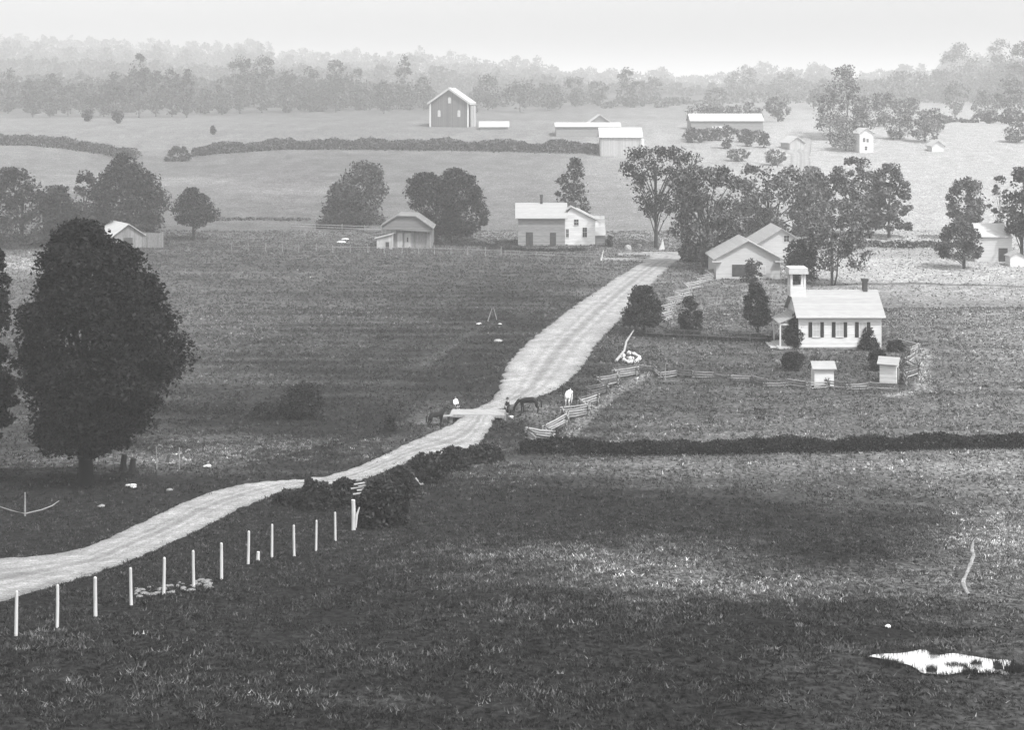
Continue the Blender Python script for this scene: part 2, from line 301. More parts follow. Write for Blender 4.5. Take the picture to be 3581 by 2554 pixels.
def crown_pts(prof, n, ncl, dep=.9, rcf=.15, fill=.12, flat=.75):
    """prof: rows (height, x-left, x-right) in metres; returns leaf positions gathered in clumps"""
    prof = sorted(prof); H = np.array([q[0] for q in prof]); XL = np.array([q[1] for q in prof]); XR = np.array([q[2] for q in prof])
    hh = np.linspace(H[0], H[-1], 200); hw = (np.interp(hh, H, XR) - np.interp(hh, H, XL))/2; pr = np.maximum(hw, .02)**.9; pr /= pr.sum()
    Wm = hw.max()*2; out = []; cen = []
    rc0 = rcf*min(Wm, (H[-1] - H[0])*1.1)
    for k in range(ncl):
        h = rng.choice(hh, p=pr); rc = rc0*rng.uniform(.55, 1.25); h = float(np.clip(h, H[0] + rc*.5, H[-1] - rc*.6))
        c = (np.interp(h, H, XL) + np.interp(h, H, XR))/2; w_ = (np.interp(h, H, XR) - np.interp(h, H, XL))/2; w_ = max(w_ - rc*rng.uniform(.35, .9), w_*.25)
        th = rng.uniform(0, 6.283); rho = rng.uniform(.15, 1)**.38
        cen.append((c + w_*rho*math.cos(th), w_*rho*math.sin(th)*dep, h, rc))
    m = int(n*(1 - fill)/ncl)
    for (x, y, z, rc) in cen:
        d = rng.normal(size=(m, 3)); d /= np.linalg.norm(d, axis=1)[:, None]; r = rc*rng.uniform(0, 1, m)**.42
        out.append(d*r[:, None]*np.array([1, 1, flat]) + np.array([x, y, z]))
    mf = int(n*fill); h = rng.choice(hh, size=mf, p=pr); c = (np.interp(h, H, XL) + np.interp(h, H, XR))/2; w_ = (np.interp(h, H, XR) - np.interp(h, H, XL))/2*.92
    th = rng.uniform(0, 6.283, mf); rho = rng.uniform(0, 1, mf)**.5
    out.append(np.stack([c + w_*rho*np.cos(th), w_*rho*np.sin(th)*dep, h], -1))
    return np.concatenate(out), cen
def trunk_mb(cen, hb, ht, r, lean=0, nl=8, x0=0):
    mb = MB(); pts = [(x0 + lean*t*t + random.uniform(-1, 1)*r*.3*t, random.uniform(-1, 1)*r*.3*t, -.3 + t*(ht + .3)) for t in (0, .06, .2, .4, .6, .8, 1)]
    mb.tube(pts, [r*1.45, r*1.1, r, r*.85, r*.62, r*.4, r*.12], 9, .08)
    cs = sorted(random.sample(list(cen), min(nl, len(cen))), key=lambda q: q[2])
    for (x, y, z, rc) in cs:
        t = min(.9, max(.25, (z*.55)/max(ht, .1))); i = t*6; s = Vector(pts[int(i)]).lerp(Vector(pts[min(6, int(i)+1)]), i - int(i)); e = Vector((x, y, z))
        if e.z < s.z: e.z = s.z + .2
        mid = s.lerp(e, .5) + Vector((0, 0, (e - s).length*.08)); mb.tube([s, s.lerp(mid, .5), mid, mid.lerp(e, .5), e], [r*.42*(1-t*.5), r*.34, r*.26, r*.17, r*.05], 6, .08)
    return mb
def oval(cx, top, bot, w, kind='round'):
    ks = {'round': [(0, .22), (.12, .62), (.3, .9), (.5, 1), (.7, .93), (.88, .68), (1, .35)],
          'cone': [(0, .05), (.15, .25), (.4, .55), (.65, .82), (.85, 1), (1, .6)],
          'spread': [(0, .35), (.1, .7), (.28, .98), (.5, 1), (.7, .8), (.88, .45), (1, .2)],
          'bush': [(0, .3), (.15, .62), (.4, .88), (.7, 1), (1, .95)], 'tall': [(0, .2), (.12, .55), (.3, .8), (.55, 1), (.8, .9), (1, .5)]}[kind]
    return [(top + (bot - top)*t, cx - w/2*k*random.uniform(.92, 1.06), cx + w/2*k*random.uniform(.92, 1.06)) for t, k in ks]
def tree(name, label, cat, bx, by, prof, tone=.035, n=3000, ncl=45, leaf=.45, tr=.25, Y=None, group=None, fill=.12, lean=0, rcf=.15, ht=None, bark=.04, nl=8, tx=None, forks=None):
    X, Yw, Z = hit(bx, by) if Y is None else at(bx, Y)
    if Y is not None: by = YH - Z*F/Yw
    s = F/Yw; pm = [((by - y)/s, (xl - bx)/s, (xr - bx)/s) for y, xl, xr in prof]
    root = empty(name, (X, Yw, Z), 0, label, cat, group)
    P, cen = crown_pts(pm, n, ncl, rcf=rcf, fill=fill); V, Q = leaves(P, leaf)
    obj('crown', npmesh('crown', V, Q, leafmat(tone)), root)
    top = max(q[0] for q in pm); bot = min(q[0] for q in pm)
    mb = trunk_mb(cen, bot, (bot + (top - bot)*(ht or .72)), tr, lean, nl)
    if forks:
        for fx in forks:
            mb.v += []; mb.tube([(fx*.3, .1, -.3), (fx*.7, .1, bot*.6), (fx, 0, bot + (top-bot)*.35), (fx*1.4, 0, bot + (top-bot)*.7)], [tr*.8, tr*.6, tr*.4, tr*.1], 7)
    mb.build('trunk', barkmat(bark), root, smooth=True)
    return root
def bush(name, label, cat, bx, by, prof, tone=.035, n=1200, ncl=20, leaf=.25, Y=None, group=None, rcf=.2, kind=None):
    X, Yw, Z = hit(bx, by) if Y is None else at(bx, Y)
    if Y is not None: by = YH - Z*F/Yw
    s = F/Yw; pm = [(max((by - y)/s, -.1), (xl - bx)/s, (xr - bx)/s) for y, xl, xr in prof]
    P, cen = crown_pts(pm, n, ncl, rcf=rcf, fill=.16, dep=.8); V, Q = leaves(P, leaf)
    return tag(obj(name, npmesh(name, V, Q, leafmat(tone)), None, (X, Yw, Z)), label, cat, group, kind)
def hedge(name, label, pts, ht, wd, tone, per_m=60, leaf=.3, group=None, cat='hedge', hv=.3, kind=None, Ys=None):
    W = [hit(*q) for q in pts] if Ys is None else [at(q, y_) for q, y_ in zip(pts, Ys)]; P = []
    for a_, b_ in zip(W[:-1], W[1:]):
        L_ = math.hypot(b_[0]-a_[0], b_[1]-a_[1]); m = int(per_m*L_); t = rng.uniform(0, 1, m); X = a_[0] + (b_[0]-a_[0])*t; Y = a_[1] + (b_[1]-a_[1])*t
        hh = ht*(1 + hv*wav(X, Y, ht*4, 41) + hv*.6*wav(X, Y, ht*1.3, 42)); dx, dy = (b_[0]-a_[0])/L_, (b_[1]-a_[1])/L_
        o = rng.normal(size=m)*wd*.35; z = rng.uniform(0, 1, m)**.8*hh*np.clip(1.15 - (o/wd)**2, .3, 1)
        Xo = X - dy*o; Yo = Y + dx*o; P.append(np.stack([Xo, Yo, h1(Xo, Yo) + z], -1))
    P = np.concatenate(P); base = np.array(W[0]); V, Q = leaves(P - base, leaf)
    return tag(obj(name, npmesh(name, V, Q, leafmat(tone)), None, tuple(base)), label, None if kind else cat, group, kind)

# --- foreground trees
tree('maple_tree', 'huge dark round leafy tree beside the road at the left, one short trunk', 'tree', 86, 486,
 [(221, 74, 94), (227, 64, 103), (238, 52, 112), (245, 46, 120), (256, 44, 152), (274, 36, 156), (292, 26, 166), (308, 14, 179), (327, 9, 180), (350, 9, 191), (365, 12, 190), (388, 22, 182), (408, 26, 167), (424, 27, 157), (438, 31, 136), (450, 42, 118)],
 tone=.008, n=72000, ncl=420, leaf=.21, tr=.5, rcf=.09, fill=.12, bark=.008, nl=24)
tree('maple_tree', 'dark leafy tree cut off by the left edge of the picture', 'tree', -34, 480,
 [(235, -50, -10), (255, -60, 4), (275, -70, 5), (300, -80, 16), (330, -90, 10), (360, -90, 12), (400, -85, 16), (425, -80, 12), (440, -70, -4)],
 tone=.009, n=34000, ncl=200, leaf=.22, tr=.42, rcf=.1, fill=.08, bark=.03)
# --- middle distance, left
tree('tree', 'broad dark tree at the far left edge behind the big round tree', 'tree', 22, 246, [(168, -6, 20), (176, -20, 36), (190, -30, 52), (210, -30, 64), (230, -30, 66), (243, -25, 60)], .022, 9000, 90, .38, .4, fill=.25, rcf=.12)
tree('tree', 'dark bushy tree left of the white roofed shed, behind the round tree', 'tree', 60, 246, [(186, 50, 64), (196, 42, 72), (212, 40, 82), (230, 40, 86), (244, 44, 84)], .022, 6000, 60, .38, .3, fill=.25)
tree('tree', 'thin light topped tree between the two dark trees at left', 'tree', 84, 243, [(170, 78, 88), (180, 74, 98), (200, 74, 104), (218, 76, 104), (234, 78, 100)], .034, 3500, 50, .36, .28)
tree('tree', 'large dark domed tree with a pointed tip behind the white roofed shed', 'tree', 128, 241, [(154, 116, 124), (162, 112, 132), (168, 104, 146), (178, 98, 160), (192, 92, 168), (208, 90, 169), (222, 92, 164), (234, 100, 150)], .026, 15000, 120, .38, .45, fill=.28, rcf=.12)
bush('bush', 'dark bush hiding the left end of the white roofed shed', 'bush', 86, 262, oval(84, 232, 262, 44, 'bush'), .02, 5000, 40, .26)
tree('tree', 'small dark rounded tree standing alone in the pasture right of the shed', 'tree', 193.5, 240.5, [(188, 186, 197), (194, 180, 204), (202, 172, 213), (212, 167, 220), (219, 172, 218), (227, 184, 203)], .022, 7000, 70, .26, .26, fill=.25, nl=12)
tree('tree', 'loose grey tree left of the low barn, taller at its right', 'tree', 352, 226, [(161, 350, 372), (170, 342, 386), (182, 335, 391), (194, 326, 392), (208, 320, 388), (220, 316, 388), (226, 318, 386)], .045, 6000, 70, .38, .3, rcf=.13, nl=14)
bush('thicket', 'rounded grey thicket at the foot of the loose tree left of the barn', 'thicket', 342, 228, oval(345, 184, 228, 58, 'bush'), .04, 6000, 40, .35)
tree('tree', 'dark spreading tree over the low barn, left one of a touching pair', 'tree', 436, 242, [(173, 418, 432), (180, 408, 444), (190, 400, 450), (200, 402, 455), (210, 412, 458), (222, 424, 460), (236, 430, 456)], .018, 10000, 80, .32, .35, rcf=.13, fill=.2, nl=12)
tree('tree', 'dark spreading tree beside the house, right one of a touching pair', 'tree', 450, 242, [(169, 446, 462), (176, 442, 474), (188, 438, 482), (198, 440, 489), (212, 440, 491), (226, 444, 488), (236, 446, 470)], .020, 11000, 80, .32, .35, rcf=.13, fill=.2, nl=12)
# --- middle distance, right: most leaf tones lightened to paint in haze
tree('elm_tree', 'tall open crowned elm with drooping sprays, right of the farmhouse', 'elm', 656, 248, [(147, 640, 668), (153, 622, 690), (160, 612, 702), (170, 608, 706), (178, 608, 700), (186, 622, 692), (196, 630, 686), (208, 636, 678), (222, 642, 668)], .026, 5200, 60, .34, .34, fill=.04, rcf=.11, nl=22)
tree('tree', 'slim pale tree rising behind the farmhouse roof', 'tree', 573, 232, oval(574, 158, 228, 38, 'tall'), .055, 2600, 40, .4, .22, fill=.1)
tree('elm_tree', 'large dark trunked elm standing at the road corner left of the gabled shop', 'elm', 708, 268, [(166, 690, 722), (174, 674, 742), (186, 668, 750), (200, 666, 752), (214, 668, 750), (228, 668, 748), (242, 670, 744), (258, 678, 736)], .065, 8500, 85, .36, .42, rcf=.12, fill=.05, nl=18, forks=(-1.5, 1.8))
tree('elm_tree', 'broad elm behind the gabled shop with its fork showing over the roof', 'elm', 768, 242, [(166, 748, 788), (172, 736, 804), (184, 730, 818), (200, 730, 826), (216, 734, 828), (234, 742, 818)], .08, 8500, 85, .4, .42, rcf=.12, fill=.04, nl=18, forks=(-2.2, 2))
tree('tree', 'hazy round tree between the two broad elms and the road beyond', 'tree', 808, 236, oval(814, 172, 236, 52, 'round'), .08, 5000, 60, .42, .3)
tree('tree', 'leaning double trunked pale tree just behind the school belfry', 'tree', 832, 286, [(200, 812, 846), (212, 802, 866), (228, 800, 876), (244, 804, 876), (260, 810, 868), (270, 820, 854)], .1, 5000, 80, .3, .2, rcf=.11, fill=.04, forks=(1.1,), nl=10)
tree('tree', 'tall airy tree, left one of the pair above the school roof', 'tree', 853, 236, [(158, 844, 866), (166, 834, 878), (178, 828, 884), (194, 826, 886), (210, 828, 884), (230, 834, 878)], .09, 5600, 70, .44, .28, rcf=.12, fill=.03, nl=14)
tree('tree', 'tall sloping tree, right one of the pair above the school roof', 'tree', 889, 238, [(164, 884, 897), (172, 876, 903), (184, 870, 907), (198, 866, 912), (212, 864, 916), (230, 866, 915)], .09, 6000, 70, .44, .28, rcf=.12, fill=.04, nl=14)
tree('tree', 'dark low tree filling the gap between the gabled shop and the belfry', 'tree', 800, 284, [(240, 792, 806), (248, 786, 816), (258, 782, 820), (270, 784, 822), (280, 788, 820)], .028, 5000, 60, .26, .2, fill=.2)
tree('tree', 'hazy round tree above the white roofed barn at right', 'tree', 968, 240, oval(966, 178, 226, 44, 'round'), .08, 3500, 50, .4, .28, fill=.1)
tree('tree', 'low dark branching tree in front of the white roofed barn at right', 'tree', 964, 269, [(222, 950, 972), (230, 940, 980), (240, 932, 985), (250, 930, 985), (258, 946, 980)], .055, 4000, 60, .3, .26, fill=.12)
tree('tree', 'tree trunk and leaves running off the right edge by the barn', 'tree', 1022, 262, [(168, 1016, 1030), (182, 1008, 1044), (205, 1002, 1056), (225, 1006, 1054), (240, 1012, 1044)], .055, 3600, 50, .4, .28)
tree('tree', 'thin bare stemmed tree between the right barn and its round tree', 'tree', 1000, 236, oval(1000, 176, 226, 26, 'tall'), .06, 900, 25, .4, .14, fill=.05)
bush('bush', 'bush against the front of the gabled shop', 'bush', 756, 283, oval(752, 258, 281, 22, 'bush'), .05, 1300, 18, .22)
bush('bush', 'small dark shrub right of the farmhouse lean-to', 'bush', 609, 247, oval(609, 236, 247, 9, 'bush'), .03, 500, 10, .25)
bush('roadside_bush', 'low dark bush at the foot of the road corner elm', 'bush', 698, 262, oval(694, 244, 262, 34, 'bush'), .032, 3000, 25, .28)
# --- small trees near the school
tree('spruce_tree', 'dark bushy young tree by the roadside, largest of the small ones', 'tree', 644, 335, [(286, 636, 648), (292, 630, 658), (302, 626, 662), (314, 622, 666), (321, 620, 664), (326, 630, 658)], .020, 8000, 70, .2, .17, fill=.25, rcf=.14)
tree('spruce_tree', 'thin young tree growing at the zigzag fence, left of the schoolyard', 'tree', 690, 334, [(297, 684, 694), (304, 678, 698), (312, 678, 702), (320, 676, 704), (331, 682, 702)], .026, 3500, 45, .2, .13)
tree('spruce_tree', 'upright dark young tree left of the school porch', 'tree', 758, 337, [(283, 749, 757), (290, 747, 762), (300, 744, 769), (312, 742, 773), (320, 745, 772), (326, 752, 766)], .022, 6000, 60, .2, .15, fill=.2)
tree('fir_tree', 'dark fir hiding the school porch corner', 'tree', 796, 348, [(314, 794, 800), (322, 788, 804), (332, 783, 808), (341, 781, 809), (346, 786, 806)], .022, 5000, 50, .17, .12, fill=.2)
tree('fir_tree', 'dark fir in front of the last school window at the right', 'tree', 869, 350, [(324, 862, 868), (332, 859, 874), (340, 857, 879), (346, 855, 882), (349, 858, 880)], .024, 4500, 45, .17, .12, fill=.2)
bush('bush', 'dark shrub in the yard below the porch corner fir', 'bush', 794, 371, oval(794, 352, 369, 28, 'round'), .026, 3500, 30, .16)
bush('bush', 'dark shrub in the yard below the right hand fir', 'bush', 878, 371, oval(878, 350, 370, 22, 'round'), .026, 3000, 26, .16)
bush('bush', 'dark shrubs at the right rear corner of the school', 'bush', 896, 352, oval(896, 340, 352, 20, 'bush'), .028, 2200, 20, .18)
# --- roadside thicket in the near middle
TH = [(288, 505, 34, 14, 'low dark bush at the left end of the roadside thicket'), (318, 509, 48, 26, 'dark bush of the roadside thicket behind the last short posts'), (309, 489, 11, 11, 'small black bush touching the road bend'),
 (345, 507, 46, 27, 'bush of the roadside thicket with broken rails in it'), (381, 526, 60, 46, 'largest and blackest bush of the roadside thicket, beside the forked post'),
 (400, 498, 44, 30, 'bush in the roadside thicket right of the leaning slab'), (424, 484, 44, 30, 'bush of the roadside thicket below the pale road edge'), (452, 470, 44, 22, 'bush near the right end of the roadside thicket'), (484, 461, 50, 16, 'low bush at the right end of the roadside thicket')]
for x, y, w_, h_, lab in TH:
    bush('roadside_bush', lab, 'bush', x, y, oval(x, y - h_, y, w_, 'bush'), .019 if w_ > 60 else .024, int(w_*h_*4.2) + 300, 40 + w_, .15, rcf=.13, group='bushes of the roadside thicket')
bush('bush', 'rounded grey bush in the middle of the left pasture', 'bush', 298, 418, oval(302, 384, 416, 52, 'bush'), .02, 6500, 60, .17)
bush('bush', 'low spreading bush running left of the rounded grey bush', 'bush', 270, 419, oval(268, 402, 417, 40, 'bush'), .024, 3000, 40, .17)
bush('bush', 'small dark bush left of the tethered horse in the ditch', 'bush', 391, 431, oval(391, 416, 430, 15, 'bush'), .022, 1200, 14, .15)
bush('bush', 'tiny shrub on the dark ditch line of the left pasture', 'bush', 207, 414, oval(207, 402, 414, 9, 'bush'), .03, 500, 8, .14)
hedge('hedge', 'long black clipped looking hedge crossing the right hand fields', [(520, 453), (580, 454), (640, 455), (700, 455), (760, 453), (850, 451), (940, 449), (1040, 447)], 1.15, 1.5, .010, 560, .13, hv=.3)
hedge('weed_bank', 'low dark weedy bank across the left pasture beside the big tree', [(150, 411), (171, 410), (205, 412), (242, 415)], .55, 1.6, .022, 220, .13, hv=.25)
hedge('weed_bank', 'dark weeds along the fence at the back of the schoolyard', [(632, 336), (680, 338), (720, 341), (780, 342)], .55, .9, .022, 220, .13, hv=.4)
hedge('weed_bank', 'dark weeds on the creek bank right of the plank bridge', [(500, 421), (520, 427), (545, 434)], .4, 1.2, .03, 260, .12, hv=.4)
hedge('weed_bank', 'dark weeds and yard shrubs under the farmhouse', [(488, 250), (512, 250), (545, 252), (585, 251)], .5, 1.5, .03, 120, .2, hv=.5)
hedge('weed_bank', 'dark weeds between the low barn and the farmhouse', [(434, 245), (460, 246), (500, 247)], .7, 1.6, .024, 120, .2, hv=.4)
hedge('hedge', 'hazy bushy hedge on the crest of the far field, long right hand one', [(192, 156), (230, 153), (288, 149.5), (350, 149), (420, 150), (500, 151), (601, 153)], 3.4, 5, .045, 120, .5, hv=.38)
hedge('hedge', 'hazy bushy hedge on the crest of the far field at the left edge', [(-40, 145), (0, 145), (40, 146), (76, 150), (106, 154), (134, 160)], 3.4, 4.5, .045, 100, .5, hv=.38)
bush('bush', 'hazy bush at the gap between the two hedges of the far field', 'bush', 178, 161, oval(178, 147, 161, 30, 'bush'), .04, 1800, 20, .5)
# field edge behind the house row
hedge('weed_bank', 'dark scrubby line along the top of the left pasture', [(215, 221), (260, 220), (310, 221)], .5, 2.5, .09, 60, .3, hv=.4)
hedge('weed_bank', 'scrubby line behind the schoolhouse field at right', [(840, 247), (900, 248), (960, 247)], 1.1, 3, .06, 60, .35, hv=.4)

# --- distant trees (each a crown on a trunk)
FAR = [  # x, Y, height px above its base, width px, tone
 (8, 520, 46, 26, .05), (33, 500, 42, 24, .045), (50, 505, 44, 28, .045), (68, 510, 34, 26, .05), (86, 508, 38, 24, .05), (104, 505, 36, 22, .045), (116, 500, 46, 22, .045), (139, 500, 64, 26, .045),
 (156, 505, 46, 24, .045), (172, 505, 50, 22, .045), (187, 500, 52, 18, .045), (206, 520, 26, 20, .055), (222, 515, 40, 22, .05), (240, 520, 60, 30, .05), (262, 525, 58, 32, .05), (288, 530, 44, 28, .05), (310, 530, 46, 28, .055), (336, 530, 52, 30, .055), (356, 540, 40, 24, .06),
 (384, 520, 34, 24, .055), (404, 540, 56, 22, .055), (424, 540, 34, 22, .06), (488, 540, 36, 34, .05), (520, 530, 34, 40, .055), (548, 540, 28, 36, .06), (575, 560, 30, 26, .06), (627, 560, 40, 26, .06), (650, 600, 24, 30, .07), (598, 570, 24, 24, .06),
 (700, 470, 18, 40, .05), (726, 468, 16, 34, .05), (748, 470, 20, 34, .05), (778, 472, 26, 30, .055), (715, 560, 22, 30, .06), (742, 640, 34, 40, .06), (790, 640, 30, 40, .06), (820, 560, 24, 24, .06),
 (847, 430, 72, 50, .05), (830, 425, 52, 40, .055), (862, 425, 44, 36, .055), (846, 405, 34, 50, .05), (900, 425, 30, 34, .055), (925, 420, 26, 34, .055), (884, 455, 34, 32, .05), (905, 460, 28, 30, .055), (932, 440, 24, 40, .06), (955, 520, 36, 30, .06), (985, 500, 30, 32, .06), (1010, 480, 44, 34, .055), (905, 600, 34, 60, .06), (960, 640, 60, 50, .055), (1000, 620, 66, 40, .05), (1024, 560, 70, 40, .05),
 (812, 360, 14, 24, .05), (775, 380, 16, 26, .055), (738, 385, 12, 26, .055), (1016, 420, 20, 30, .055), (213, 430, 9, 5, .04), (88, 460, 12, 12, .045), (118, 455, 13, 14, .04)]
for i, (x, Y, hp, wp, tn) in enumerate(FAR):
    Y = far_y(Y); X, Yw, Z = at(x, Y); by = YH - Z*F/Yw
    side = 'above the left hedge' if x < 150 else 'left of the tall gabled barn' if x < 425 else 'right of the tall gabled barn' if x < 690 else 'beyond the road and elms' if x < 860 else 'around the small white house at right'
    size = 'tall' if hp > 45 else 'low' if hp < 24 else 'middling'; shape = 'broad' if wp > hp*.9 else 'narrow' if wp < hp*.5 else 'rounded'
    tree('distant_tree', '%s %s hazy tree %s' % (size, shape, side), 'tree', x, None, oval(x, by - hp, by - hp*.05, wp, random.choice(['round', 'tall', 'spread'])), tn*(1.4 if x < 690 else 2.4), 900 + int(wp*hp*.6), 26, .62*Y/600, .25, Y=Y, group='%s %s hazy trees %s' % (size, shape, side), fill=.15, rcf=.17, nl=4)  # leaf tone raised towards the right, painting in part of the haze
# --- far woods that read as one mass
def wood(label, xs, tops, Y0, tone, leaf=1.3, per=260, wpx=13, seed=3):
    r = np.random.default_rng(seed); P = []; base = at(xs[0], Y0)
    x = xs[0]
    while x < xs[-1]:
        Y = Y0*r.uniform(.94, 1.06); X, _, Z = at(x, Y); by = YH - Z*F/Y; top = np.interp(x, xs, tops) + r.uniform(-2, 6); hp = max(by - top, 10); w_ = wpx*r.uniform(.8, 1.5)
        s = F/Y; pm = [((by - yy)/s, (xl - x)/s, (xr - x)/s) for yy, xl, xr in oval(x, top, by, w_, 'round')]
        q, _c = crown_pts(pm, int(per*hp/25), 16, rcf=.24, fill=.3); P.append(q + np.array([X, Y, Z]) - np.array(base)); x += w_*r.uniform(.35, .65)
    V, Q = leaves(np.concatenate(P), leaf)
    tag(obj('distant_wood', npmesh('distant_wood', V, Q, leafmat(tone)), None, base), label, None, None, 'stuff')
RX = [-120, 0, 30, 60, 165, 175, 185, 240, 262, 275, 290, 343, 366, 403, 419, 425, 440, 452, 470, 494, 537, 555, 600, 655, 665, 672, 686, 704, 746, 763, 787, 825, 847, 878, 908, 938, 948, 976, 991, 1019, 1140]
RT = [30, 33, 34, 37, 38, 47, 42, 40, 37, 50, 46, 50, 50, 53, 43, 54, 57, 48, 54, 58, 55, 66, 68, 72, 60, 74, 74, 78, 66, 61, 69, 62, 76, 68, 64, 66, 55, 53, 47, 52, 48]
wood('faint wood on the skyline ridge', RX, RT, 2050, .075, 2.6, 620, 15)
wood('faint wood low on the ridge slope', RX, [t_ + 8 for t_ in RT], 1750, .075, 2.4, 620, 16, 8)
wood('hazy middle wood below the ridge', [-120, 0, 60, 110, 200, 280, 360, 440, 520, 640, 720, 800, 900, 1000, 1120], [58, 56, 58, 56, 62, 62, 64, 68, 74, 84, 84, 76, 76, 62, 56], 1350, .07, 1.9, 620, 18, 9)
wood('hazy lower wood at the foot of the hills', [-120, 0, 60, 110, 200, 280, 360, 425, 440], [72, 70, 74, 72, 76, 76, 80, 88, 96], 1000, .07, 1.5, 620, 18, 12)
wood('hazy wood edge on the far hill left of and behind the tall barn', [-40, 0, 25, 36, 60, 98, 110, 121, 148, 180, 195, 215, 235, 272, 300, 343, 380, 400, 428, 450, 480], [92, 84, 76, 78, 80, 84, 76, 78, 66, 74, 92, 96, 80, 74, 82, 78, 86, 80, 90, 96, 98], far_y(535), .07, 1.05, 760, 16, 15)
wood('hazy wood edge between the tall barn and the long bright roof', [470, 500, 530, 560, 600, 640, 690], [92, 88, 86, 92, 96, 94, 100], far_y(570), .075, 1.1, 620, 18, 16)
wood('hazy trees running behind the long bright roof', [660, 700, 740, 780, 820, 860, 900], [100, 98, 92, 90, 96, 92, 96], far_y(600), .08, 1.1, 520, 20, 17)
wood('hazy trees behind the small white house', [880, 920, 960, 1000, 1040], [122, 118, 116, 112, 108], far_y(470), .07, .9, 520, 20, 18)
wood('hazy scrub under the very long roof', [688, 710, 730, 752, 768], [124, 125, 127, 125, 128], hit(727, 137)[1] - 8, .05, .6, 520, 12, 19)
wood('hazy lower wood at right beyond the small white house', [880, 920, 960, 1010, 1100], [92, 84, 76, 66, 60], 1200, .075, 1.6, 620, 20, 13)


# ------------------------------------------------------------------ buildings
WHITE = boards('white_clapboard', .64, .14, 2, .14, .2); WHITE_TRIM = mat('white_trim', .6, .05, 3)
GREYW = boards('weathered_clapboard', .24, .15, 2, .25, .3); BARNW = boards('weathered_barn_boards', .2, .28, 0, .3, .4); DARKB = boards('dark_barn_boards', .14, .3, 0, .3, .3)
PALEB = boards('pale_barn_boards', .4, .3, 0, .2, .35); SHING = boards('pale_shingle_roof', .31, .14, 2, .1, .3); SHINGG = boards('grey_shingle_roof', .18, .2, 2, .2, .25); SHINGW = boards('bright_metal_roof', .42, .5, 0, .1, .12)
GLASS = mat('dark_window_glass', .03, .3, 1, .15, spec=.5); BLIND = mat('window_with_pale_blind', .42, .15, 2, .4); SHUT = boards('dark_louvred_shutter', .028, .07, 2, .2, .5); DOORD = mat('dark_doorway', .05, .4, 2); BRICK = boards('chimney_brick', .07, .08, 2, .3, .3)
STONE = mat('foundation_stone', .2, .4, 3, bump=.4); CAP = mat('pale_cap_wood', .5, .1, 3)
def roof_mb(x0, x1, y0, y1, ze, zr, yr=None, over=.3, th=.14):
    """gable roof with ridge along local x; y0 is the front eave"""
    yr = (y0 + y1)/2 if yr is None else yr; mb = MB()
    for ya, yb in ((y0, yr), (y1, yr)):
        d = -1 if ya < yb else 1; sl_ = (zr - ze)/abs(yb - ya); yo = ya + d*over; zo = ze - sl_*over
        mb.prism([(yo, zo), (yb, zr), (yb, zr + th), (yo, zo + th)], 0, x0 - over, x1 + over)
    return mb
def roof_y(x0, x1, y0, y1, ze, zr, over=.3, th=.14):
    xr = (x0 + x1)/2; mb = MB()
    for xa in (x0, x1):
        d = -1 if xa < xr else 1; sl_ = (zr - ze)/abs(xr - xa); xo = xa + d*over; zo = ze - sl_*over
        mb.prism([(xo, zo), (xr, zr), (xr, zr + th), (xo, zo + th)], 1, y0 - over, y1 + over)
    return mb
def body_x(x0, x1, y0, y1, ze, zr, z0=-.6): return MB().prism([(y0, z0), (y0, ze), ((y0+y1)/2, zr), (y1, ze), (y1, z0)], 0, x0, x1)
def body_y(x0, x1, y0, y1, ze, zr, z0=-.6): return MB().prism([(x0, z0), (x0, ze), ((x0+x1)/2, zr), (x1, ze), (x1, z0)], 1, y0, y1)
def window(root, x, z, w_, h_, y=0, pane=GLASS, frame=WHITE_TRIM, bars=True, name='window'):
    f = .07; mb = MB(); mb.box(x-w_/2-f, x-w_/2, y-.06, y+.02, z, z+h_).box(x+w_/2, x+w_/2+f, y-.06, y+.02, z, z+h_).box(x-w_/2-f, x+w_/2+f, y-.07, y+.02, z+h_, z+h_+f*1.4).box(x-w_/2-f-.03, x+w_/2+f+.03, y-.10, y+.02, z-f, z)
    if bars: mb.box(x-w_/2, x+w_/2, y-.045, y, z+h_/2-.025, z+h_/2+.025).box(x-.015, x+.015, y-.04, y, z, z+h_/2-.025).box(x-.015, x+.015, y-.04, y, z+h_/2+.025, z+h_)
    o = mb.build(name, frame, root); MB().box(x-w_/2, x+w_/2, y-.025, y-.004, z, z+h_).build('pane', pane, o); return o
def panel(root, name, m, x0, x1, z0, z1, y=0, d=.05): return MB().box(x0, x1, y-d, y+.01, z0, z1).build(name, m, root)

# schoolhouse
X0, Y0, Z0 = hit(840, 349.5); s = F/Y0
def sx(px): return (px - 840)/s
def sz(py): return (349.5 - py)/s
sc = empty('schoolhouse', (X0, Y0, Z0), 0, 'white one-room schoolhouse with belfry, porch and dark shutters', 'schoolhouse')
xl, xr = sx(799), sx(881); ze = sz(314.5); W_ = 6.6; zr = ze + 2.35
body_x(xl, xr, 0, W_, ze, zr).build('wall', WHITE, sc)
MB().box(xl-.04, xr+.04, -.04, W_+.04, -.6, .22).build('foundation', STONE, sc)
roof_mb(xl, xr, 0, W_, ze, zr, over=.45, th=.12).build('roof', SHING, sc)
fb = MB(); fb.box(xl-.45, xr+.45, -.50, -.44, ze-.40, ze-.16); fb.box(xl-.05, xl+.12, -.03, .02, .22, ze-.2).box(xr-.12, xr+.05, -.03, .02, .22, ze-.2); fb.build('trim', WHITE_TRIM, sc)
